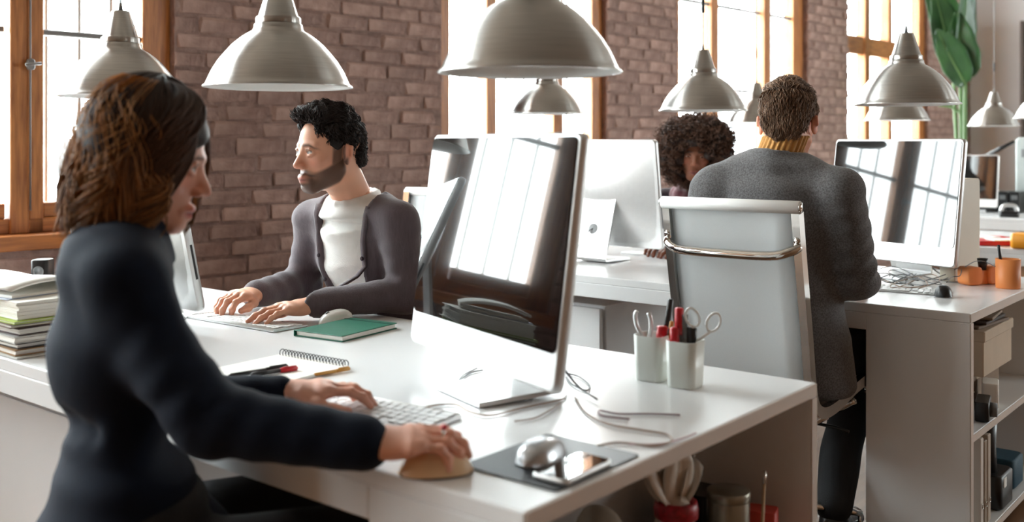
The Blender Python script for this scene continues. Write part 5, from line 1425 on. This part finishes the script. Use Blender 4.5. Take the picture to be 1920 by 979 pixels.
for (th_, c, lb, nm, w, l, ro) in layers:
    t = thing(nm.replace(' ', '_'), lb, nm, (SX + rnd.uniform(-.006, .006), SY + rnd.uniform(-.008, .008), z), ro, 'stack of papers at the left of the near desk')
    m_ = mat('paper_%d_%d_%d' % c, c, .75, var=.04, scale=20)
    b = MB(); b.box((0, 0, .0012), (w, l, .0018)); b.box((0, 0, th_ - .0012), (w, l, .0018)); b.build('cover', m_, t)
    b = MB(); n = max(1, int(th_ / .004))
    for k in range(n): b.box((rnd.uniform(-.004, .002), rnd.uniform(-.003, .003), .002 + (th_ - .004) * (k + .5) / n), (w - .010, l - .010, (th_ - .004) / n * .92))
    b.build('sheets', M_PAPER, t)
    z += th_ + .0006
# blue print and folded bundle on the very top
t = tag(MB().box((0, 0, .0006), (.16, .12, .0012)).build('printed_sheet', mat('blue_print', (214, 222, 234), .6, scale=18, col2=(120, 150, 196)), None, (SX - .05, SY - .03, z), (0, 0, .2)), 'sheet with a pale blue print on top of the white pad', 'paper')
pts = [[(-.12 + .22 * i / 10, -.15 + .30 * j / 8, .006 + .030 * math.sin(math.pi * (.12 + .85 * i / 10)) ** .6 + .003 * math.sin(j)) for j in range(9)] for i in range(11)]
t = thing('folded_papers', 'bundle of folded white papers bulging on top of the left stack', 'papers', (SX - .01, SY + .06, z + .001), .15)
b = MB(); b.grid(pts, thick=.006); b.f = [f[::-1] for f in b.f]; b.build('top_sheet', M_PAPER, t)
b = MB(); b.box((-.01, 0, .004), (.21, .29, .006)); b.build('bottom_sheets', M_PAPER, t)
t = thing('speaker', 'small black speaker behind the paper stack at the window', 'speaker', on_z(80, 553, DZ), HEAD - math.pi / 2)
b = MB(); b.rbox((0, 0, .058), (.055, .06, .114), .012, 4); b.build('cabinet', M_BLACK, t)
b = MB(); b.lathe([(.018, 0), (.016, .002), (.006, -.003), (0, -.002)], 20, (0, -.0302, .078), rot=Rx(math.pi / 2)); b.build('driver', M_GREYP, t)
t = thing('paper_tray', 'grey tray of papers on the cabinet under the near desk', 'tray', (1.30, 2.50, .567), .0)
b = MB(); b.rbox((0, 0, .014), (.16, .30, .026), .02, 4); b.build('tray_base', mat('grey_tray', (150, 152, 154), .5, var=.05), t)
b = MB(); b.box((0, 0, .032), (.14, .28, .008), None, 0, .001); b.build('papers', M_PAPER, t)

# ------------------------------------------------------------------ things on the open shelf of the near desk
ZSH = .3775
M_BAG = mat('translucent_bag', (206, 196, 184), .35, var=.06, scale=12, spec=.6)
t = thing('gift_bag', 'white plastic bag gathered with a red band on the near desk\'s shelf', 'bag', (1.63, .955, ZSH))
v = Vol((-.12, -.10, -.01), (.16, .12, .30), .005)
v.ell((0, 0, .062), (.085, .07, .064), k=.02); v.cone((0, 0, .09), (0, 0, .16), .055, .032, k=.03); v.halfspace((0, 0, .001), (0, 0, -1), .003); v.wrinkle(.005, 70, 3)
V, Q = v.nets(); skin_mesh('bag_body', [(V, Q, None)], M_BAG, t)
for k, (dx, dy, hh, tw) in enumerate(((-.050, .02, .100, .3), (-.012, -.015, .115, -.2), (.045, .0, .105, .5), (.085, .01, .085, .9), (-.02, .03, .09, -.5))):
    pts = []
    for i in range(8):
        u = i / 7; row = []
        for j in range(7):
            v_ = j / 6 * 2 - 1; wd = .008 + .030 * math.sin(u * 2.3)
            row.append((dx * u + v_ * wd * math.cos(tw), dy * u + v_ * wd * math.sin(tw) + .006 * math.sin(v_ * 5 + k) * u, .155 + hh * u - .012 * v_ * v_ * u))
        pts.append(row)
    b = MB(); b.grid(pts, thick=.0012); b.build('bag_ear', M_BAG, t)
b = MB(); b.lathe([(.036, .146), (.040, .150), (.041, .165), (.038, .178), (.033, .180), (.033, .146)], 24); b.build('red_band', mat('red_glitter_band', (178, 22, 40), .4, scale=120, col2=(120, 8, 22)), t)
t = thing('plastic_bag', 'crumpled clear plastic bag left of the gathered bag on the shelf', 'bag', (1.46, 1.0, ZSH))
v = Vol((-.10, -.08, -.01), (.10, .10, .24), .006); v.ell((0, 0, .10), (.07, .06, .105), k=.02); v.wrinkle(.010, 60, 8, 9); v.halfspace((0, 0, .001), (0, 0, -1), .003)
V, Q = v.nets(); skin_mesh('bag_film', [(V, Q, None)], mat('smoky_film', (150, 140, 126), .25, var=.1, scale=15), t)
def jar(label, loc, r, hgt, m, lid, rot=(0, 0, 0), name='jar'):
    t = thing(name, label, name, loc); t.rotation_euler = rot
    b = MB(); b.lathe([(0, .001), (r * .95, .001), (r, .005), (r, hgt * .92), (r * .96, hgt * .94), (0, hgt * .94)], 24); b.build('wall', m, t)
    b = MB(); b.lathe([(r * 1.02, hgt * .9), (r * 1.04, hgt * .91), (r * 1.04, hgt), (r, hgt * 1.01), (0, hgt * 1.01)], 24); b.build('lid', lid, t)
    return t
M_TIN = mat('pewter_tin', (150, 146, 134), .3, metal=.8, var=.15, scale=12, stretch=(1, 1, .1))
jar('striped pewter tin standing on the near desk\'s shelf', (1.777, .925, ZSH), .040, .165, M_TIN, M_TIN, name='tin')
jar('brown glass jar with bright glints between the bag and the tin', (1.755, 1.03, ZSH), .034, .165, mat('brown_glass', (52, 38, 24), .08, var=.1), M_BLACK)
b = MB(); b.rbox((0, 0, .055), (.05, .09, .11), .006, 3); tag(b.build('red_box', mat('coral_card', (206, 70, 58), .5, var=.06), None, (1.865, .915, ZSH), (0, 0, .3)), 'coral red box at the right end of the near desk\'s shelf', 'box')
b = MB(); b.rbox((0, 0, .065), (.09, .07, .13), .01, 3); tag(b.build('black_case', M_BLACK, None, (1.84, 1.025, ZSH), (0, 0, .1)), 'black case behind the coral box on the near desk\'s shelf', 'case')
t = thing('paint_brush', 'thin wooden brush leaning by the coral box on the shelf', 'brush', (1.765, .855, ZSH))
b = MB(); b.tube([(0, 0, .004), (.062, .02, .175)], [.004, .003], 8); b.build('handle', mat('beech', (200, 168, 130), .5, var=.08), t)
b = MB(); b.tube([(.062, .02, .175), (.070, .0225, .198)], [.0038, .0036], 8); b.build('ferrule', M_CHROME, t)

# ------------------------------------------------------------------ second desk: desk set, cables, slim case
M_ORANGE = mat('terracotta_orange', (226, 138, 76), .5, var=.05)
tC = on_z(1890, 540, DZ)
cup('orange pen pot standing at the far right of the second desk', tC, .15, M_ORANGE, .078, .098, .036, .98)
pen('dark pencil leaning in the orange pen pot', *upright(tC, -.01, .01, (-.12, .10), .135), M_BLACK, M_BLACK, .0045, 'pencil', 'pencil')
t = thing('desk_tidy', 'low orange desk tidy with a dark cup between two blocks', 'desk tidy', on_z(1838, 533, DZ), -.55)
for sx in (-.045, .045):
    b = MB(); b.rbox((sx, 0, .032), (.062, .055, .062), .014, 5, axis=1); b.build('block', M_ORANGE, t)
b = MB(); b.rbox((0, .008, .026), (.05, .05, .05), .01, 4); b.build('tray', M_ORANGE, t)
b = MB(); b.lathe([(.012, .0512), (.018, .09), (.0165, .09), (.011, .054)], 20, (0, -.01, 0), close=True); b.build('dark_cup', M_BLACK, t)
cable('thin cable arched over the orange desk tidy', [(1810, 500, .08), (1830, 490, .09), (1850, 492, .08), (1866, 505, .07)], M_CABLE_G, r=.002)
t = thing('computer_case', 'slim beige computer case standing upright behind the blazer man\'s monitor', 'computer case', tuple(on_x(1800, 512, 3.80))[:2] + (DZ + .001,), -.15)
b = MB(); b.rbox((0, 0, .180), (.20, .055, .358), .01, 4, axis=1); b.build('housing', mat('beige_case', (206, 196, 178), .5, var=.03), t)
b = MB(); b.box((-.1005, 0, .27), (.002, .04, .02)); b.build('drive_door', M_GREYP, t)
for k, (x0, y0, sd) in enumerate(((1650, 523, 1), (1690, 520, 2), (1725, 525, 3), (1745, 516, 4), (1705, 530, 5))):
    r_ = random.Random(sd); pts = []
    for i in range(9): pts.append((x0 + 42 * math.sin(i * 1.35 + sd) + i * 5 - 18, y0 + 11 * math.cos(i * 1.9 + sd * 2), .004 + .022 * r_.random()))
    cable(['dark cable coil left before the blazer man\'s monitor', 'dark cable coil in the middle of the tangle', 'grey cable loop over the white keyboard', 'grey cable coil at the right end of the tangle', 'thin brown cable lowest in the tangle'][k], pts, [M_CABLE_B, M_CABLE_B, M_CABLE_G, M_CABLE_G, M_CABLE_T][k], r=.0022)
cable('mouse cable hanging from the monitor to the black mouse', [(1790, 505, .05), (1802, 528), (1800, 545), (1785, 548), (1775, 553, .01)], M_CABLE_B, r=.0018)
# on its open shelf
ZS2 = .3775
M_CARD = mat('beige_card', (196, 176, 152), .7, var=.05, scale=10)
t = thing('flat_carton', 'low brown carton under the lidded box on the second desk\'s shelf', 'carton', (3.58, 1.015, ZS2), 0)
b = MB(); b.box((0, 0, .052), (.36, .17, .102), None, 0, .003); b.build('carton_body', mat('brown_carton', (132, 110, 90), .75, var=.06), t)
b = MB(); b.box((0, -.0855, .085), (.2, .001, .02)); b.build('tape', mat('tape', (170, 150, 122), .4, var=.03), t)
t = thing('storage_box', 'beige lidded storage box high on the second desk\'s upper shelf', 'box', (3.545, .985, ZS2 + .1045), 0)
b = MB(); b.box((0, 0, .062), (.34, .21, .122), None, 0, .003); b.build('box_body', M_CARD, t)
b = MB(); b.box((0, 0, .128), (.35, .22, .034), None, 0, .003); b.build('lid', M_CARD, t)
for k in range(3):
    tag(MB().box((0, 0, .005), (.26 - .03 * k, .17, .009), None, 0, .002).build('envelope', mat('env%d' % k, ((120, 100, 84), (74, 62, 56), (150, 130, 110))[k], .7, var=.06), None, (3.53 + .012 * k, .97, ZS2 + .2505 + .0105 * k), (0, 0, .1 * k - .1)), ['brown envelope lying on the beige storage box', 'dark envelope between two others on the storage box', 'light envelope topmost on the beige storage box'][k], 'envelope')
t = thing('camera', 'dark compact camera at the front of the second desk\'s upper shelf', 'camera', (3.30, .862, ZS2), .2)
b = MB(); b.rbox((0, 0, .030), (.12, .04, .058), .008, 4); b.build('camera_body', M_BLACK, t)
b = MB(); b.lathe([(.022, 0), (.021, .02), (.016, .02), (0, .017)], 20, (-.01, -.020, .030), rot=Rx(math.pi / 2)); b.build('lens', M_GREYP, t)
b = MB(); b.rbox((0, 0, .04), (.10, .05, .078), .01, 3); tag(b.build('paper_bag', M_PAPER, None, (3.47, .885, ZS2), (0, 0, .25)), 'small white paper packet right of the camera on the shelf', 'packet')
t = thing('eyeglass_case', 'slim dark case leaning behind the camera on the shelf', 'case', (3.345, .925, ZS2), -.15)
b = MB(); b.rbox((0, 0, .045), (.05, .035, .088), .012, 4); b.build('case_shell', mat('brown_leather', (58, 42, 34), .4, var=.1), t)
b = MB(); b.box((0, -.0178, .06), (.046, .001, .003)); b.build('case_seam', M_CHROME, t)
ZS3 = .0575
for k, (x, th_, hh, c) in enumerate(((3.245, .030, .27, (214, 206, 196)), (3.285, .028, .255, (150, 132, 112)), (3.325, .03, .265, (190, 176, 160)))):
    t = thing('box_file', ['pale box file standing at the left of the lower shelf', 'tan box file standing second on the lower shelf', 'beige box file standing third on the lower shelf'][k], 'box file', (x, .955, ZS3), 0, 'box files on the lower shelf of the second desk')
    b = MB(); b.box((0, 0, hh / 2 + .001), (th_, .21, hh), None, 0, .002); b.build('cover', mat('file%d' % k, c, .6, var=.05), t)
    b = MB(); b.lathe([(.008, 0), (.008, .002), (.006, .002), (.006, 0)], 14, (0, -.1062, hh * .25), rot=Rx(math.pi / 2), close=True); b.build('finger_ring', M_CHROME, t)
t = thing('camera_tripod', 'folded black tripod bag standing on the lower shelf', 'tripod', (3.50, .90, ZS3), 0)
b = MB(); b.rbox((0, 0, .055), (.15, .12, .108), .02, 4); b.build('base_bag', M_BLACK, t)
b = MB(); b.tube([(-.02, 0, .10), (-.02, 0, .18), (-.02, 0, .285)], [.034, .03, .034], 14); b.build('head', M_BLACK, t)
b = MB(); b.box((-.035, -.0605, .085), (.03, .002, .03)); b.build('tag', M_PAPER, t)
tag(MB().rbox((0, 0, .05), (.14, .12, .098), .02, 4).build('blue_pouch', mat('teal_fabric', (24, 66, 84), .7, var=.08), None, (3.73, .92, ZS3)), 'teal fabric pouch right of the black tripod bag', 'pouch')

# ------------------------------------------------------------------ third and fourth desks
t = thing('document_folder', 'red folder with white papers lying on the third desk', 'folder', tuple(on_z(1858, 452, DZ + .01))[:2] + (DZ + .001,), -.9)
b = MB(); b.box((0, 0, .012), (.24, .30, .022), None, 0, .002); b.build('folder_cover', M_RED, t)
b = MB(); b.box((.02, -.12, .027), (.16, .10, .005)); b.box((-.03, .06, .026), (.12, .16, .004), Rz(.6)); b.build('papers', M_PAPER, t)
tag(MB().rbox((0, 0, .035), (.12, .12, .068), .02, 4).build('yellow_box', mat('amber_plastic', (240, 160, 40), .4, var=.04), None, tuple(on_z(1925, 466, DZ))[:2] + (DZ + .001,)), 'amber yellow box at the right edge on the third desk', 'box')
for k, px in enumerate((1866, 1888, 1910)):
    p = on_x(px, 395, 7.85); t = thing('black_box', ['black box nearest the small monitor on the farthest desk', 'black box in the middle of three on the farthest desk', 'black box at the right edge on the farthest desk'][k], 'box', (p.x, p.y, DZ + .001), 0, 'black boxes on the farthest desk')
    b = MB(); b.box((0, 0, .075), (.25, .066, .148), None, 0, .004); b.build('box_body', M_BLACK, t)
    b = MB(); b.box((-.1255, 0, .11), (.001, .04, .03)); b.build('label_plate', M_GREYP, t)
t = thing('desk_phone', 'small silver and black gadget on the front of the farthest desk', 'gadget', tuple(on_x(1891, 408, 7.30))[:2] + (DZ + .001,), .4)
b = MB(); b.rbox((0, 0, .02), (.08, .12, .038), .015, 4); b.build('base', M_BLACK, t)
b = MB(); b.tube(bez([(-.02, -.05, .04), (-.02, -.03, .075), (-.02, .03, .075), (-.02, .05, .04)], 5), .014, 8); b.build('handset', M_ALU_SOFT, t)
p = on_x(1850, 300, 8.06)
t = thing('desk_lamp', 'black desk lamp with a thin slanting arm on the farthest desk', 'desk lamp', (p.x, p.y + .02, DZ + .001))
q0 = Vector((0, 0, .02)); q1 = on_x(1848, 293, 8.06) - Vector(t.location); q2 = on_x(1902, 265, 8.06) - Vector(t.location)
b = MB(); b.lathe([(0, 0), (.06, 0), (.06, .015), (.01, .025), (0, .025)], 24); b.build('base', M_BLACK, t)
b = MB(); b.tube([q0, q1], .006, 8); b.build('post', M_BLACK, t)
b = MB(); b.tube([q1, q1 + (q2 - q1) * .5, q2], [.011, .017, .010], 8); b.build('arm', M_BLACK, t)
p = on_x(1925, 330, 8.09)
t = thing('grey_printer', 'grey machine above the black boxes at the right edge', 'printer', (8.05, p.y - .085, DZ + .001), 0)
b = MB(); b.rbox((0, 0, .27), (.10, .28, .53), .03, 4, axis=0); b.build('machine_body', mat('grey_machine', (172, 178, 176), .5, var=.05), t)
b = MB(); b.box((-.051, 0, .42), (.003, .2, .06)); b.build('panel', M_GREYP, t)
t = thing('bookcase', 'dark bookcase against the white end wall at the right edge', 'bookcase', (XE - .16, on_x(1912, 300, XE - .3).y - .6, 0), 0)
M_DKWOOD = mat('dark_walnut', (66, 50, 42), .5, var=.12, scale=10, stretch=(1, 1, 8))
for y in (-.58, .58):
    b = MB(); b.box((0, y, 1.25), (.30, .03, 2.5), None, 0, .003); b.build('side_panel', M_DKWOOD, t)
for z in (.05, .45, .85, 1.25, 1.65, 2.05, 2.485):
    b = MB(); b.box((0, 0, z), (.30, 1.13, .03), None, 0, .003); b.build('shelf', M_DKWOOD, t)
b = MB(); b.box((.145, 0, 1.25), (.008, 1.13, 2.5)); b.build('back_panel', M_DKWOOD, t)

# ------------------------------------------------------------------ tall broad-leaved plant in a pot
PX_ = on_x(1806, 240, 9.2); t = thing('potted_plant', 'tall green broad-leaved plant in a pot at the end of the room', 'plant', (PX_.x, PX_.y, 0))
M_LEAF = mat('banana_leaf', (58, 104, 52), .38, scale=6, stretch=(1, 1, .4), col2=(28, 66, 34), spec=.6)
M_STEM = mat('green_stem', (84, 116, 62), .5, var=.1)
b = MB(); b.lathe([(0, 0), (.17, 0), (.22, .34), (.23, .36), (.21, .36), (.19, .31), (0, .30)], 32); b.build('pot', mat('grey_clay_pot', (150, 146, 140), .7, var=.05), t)
RV = Vector((SH, -CH, 0)); DV = Vector((CH, SH, 0))
def leaf(base, mid, tip, w, n_side, k):
    """stem from the pot to `base`, blade from base over mid to tip; n_side: width direction"""
    c = bez([base, mid, tip], 8); pts = []
    for i, p in enumerate(c):
        u = i / (len(c) - 1); ww = w * (math.sin(math.pi * min(1, .06 + u * .94) ** .8)) ** .75 + .003; row = []
        for j in range(9):
            v_ = j / 8 * 2 - 1
            row.append(p + n_side * (ww * v_) + DV * (-.05 * abs(v_) * ww / w + .008 * math.sin(u * 22 + j) * abs(v_)))
        pts.append(row)
    b = MB(); b.grid(pts, thick=.003); lf = b.build('leaf', M_LEAF, t)
    b = MB(); b.tube([q - DV * .004 for q in c], [.012 * (1 - .8 * i / len(c)) for i in range(len(c))], 6); b.build('midrib', M_STEM, lf)
    b = MB(); b.tube(bez([(rnd.uniform(-.05, .05), rnd.uniform(-.05, .05), .3), base * .5 + Vector((0, 0, .1)), base], 8), [.022 - .0006 * i for i in range(17)], 8); b.build('stem', M_STEM, t)
def PL(px, py, dd=0.0): return Vector(on_x(px, py, 9.2)) + DV * dd - Vector(t.location)
leaf(PL(1800, 150), PL(1772, 60), PL(1752, -20), .15, (RV * .9 + Vector((0, 0, .35))).normalized(), 0)
leaf(PL(1812, 140, .1), PL(1818, 40, .1), PL(1826, -70, .1), .14, (RV * .8 + DV * .5).normalized(), 1)
leaf(PL(1795, 160, -.15), PL(1765, 105, -.15), PL(1742, 58, -.15), .13, (RV * .75 + Vector((0, 0, .6))).normalized(), 2)
leaf(PL(1806, 145, -.05), PL(1795, 90, -.05), PL(1790, 20, -.05), .13, (RV * .95 - DV * .3).normalized(), 3)
leaf(PL(1815, 120, .3), PL(1790, 0, .3), PL(1750, -90, .3), .15, RV, 4)
b = MB(); b.tube(bez([(0, 0, .3), PL(1803, 240), PL(1790, 205), PL(1760, 196)], 8), .012, 8); b.build('drooping_stem', M_STEM, t)
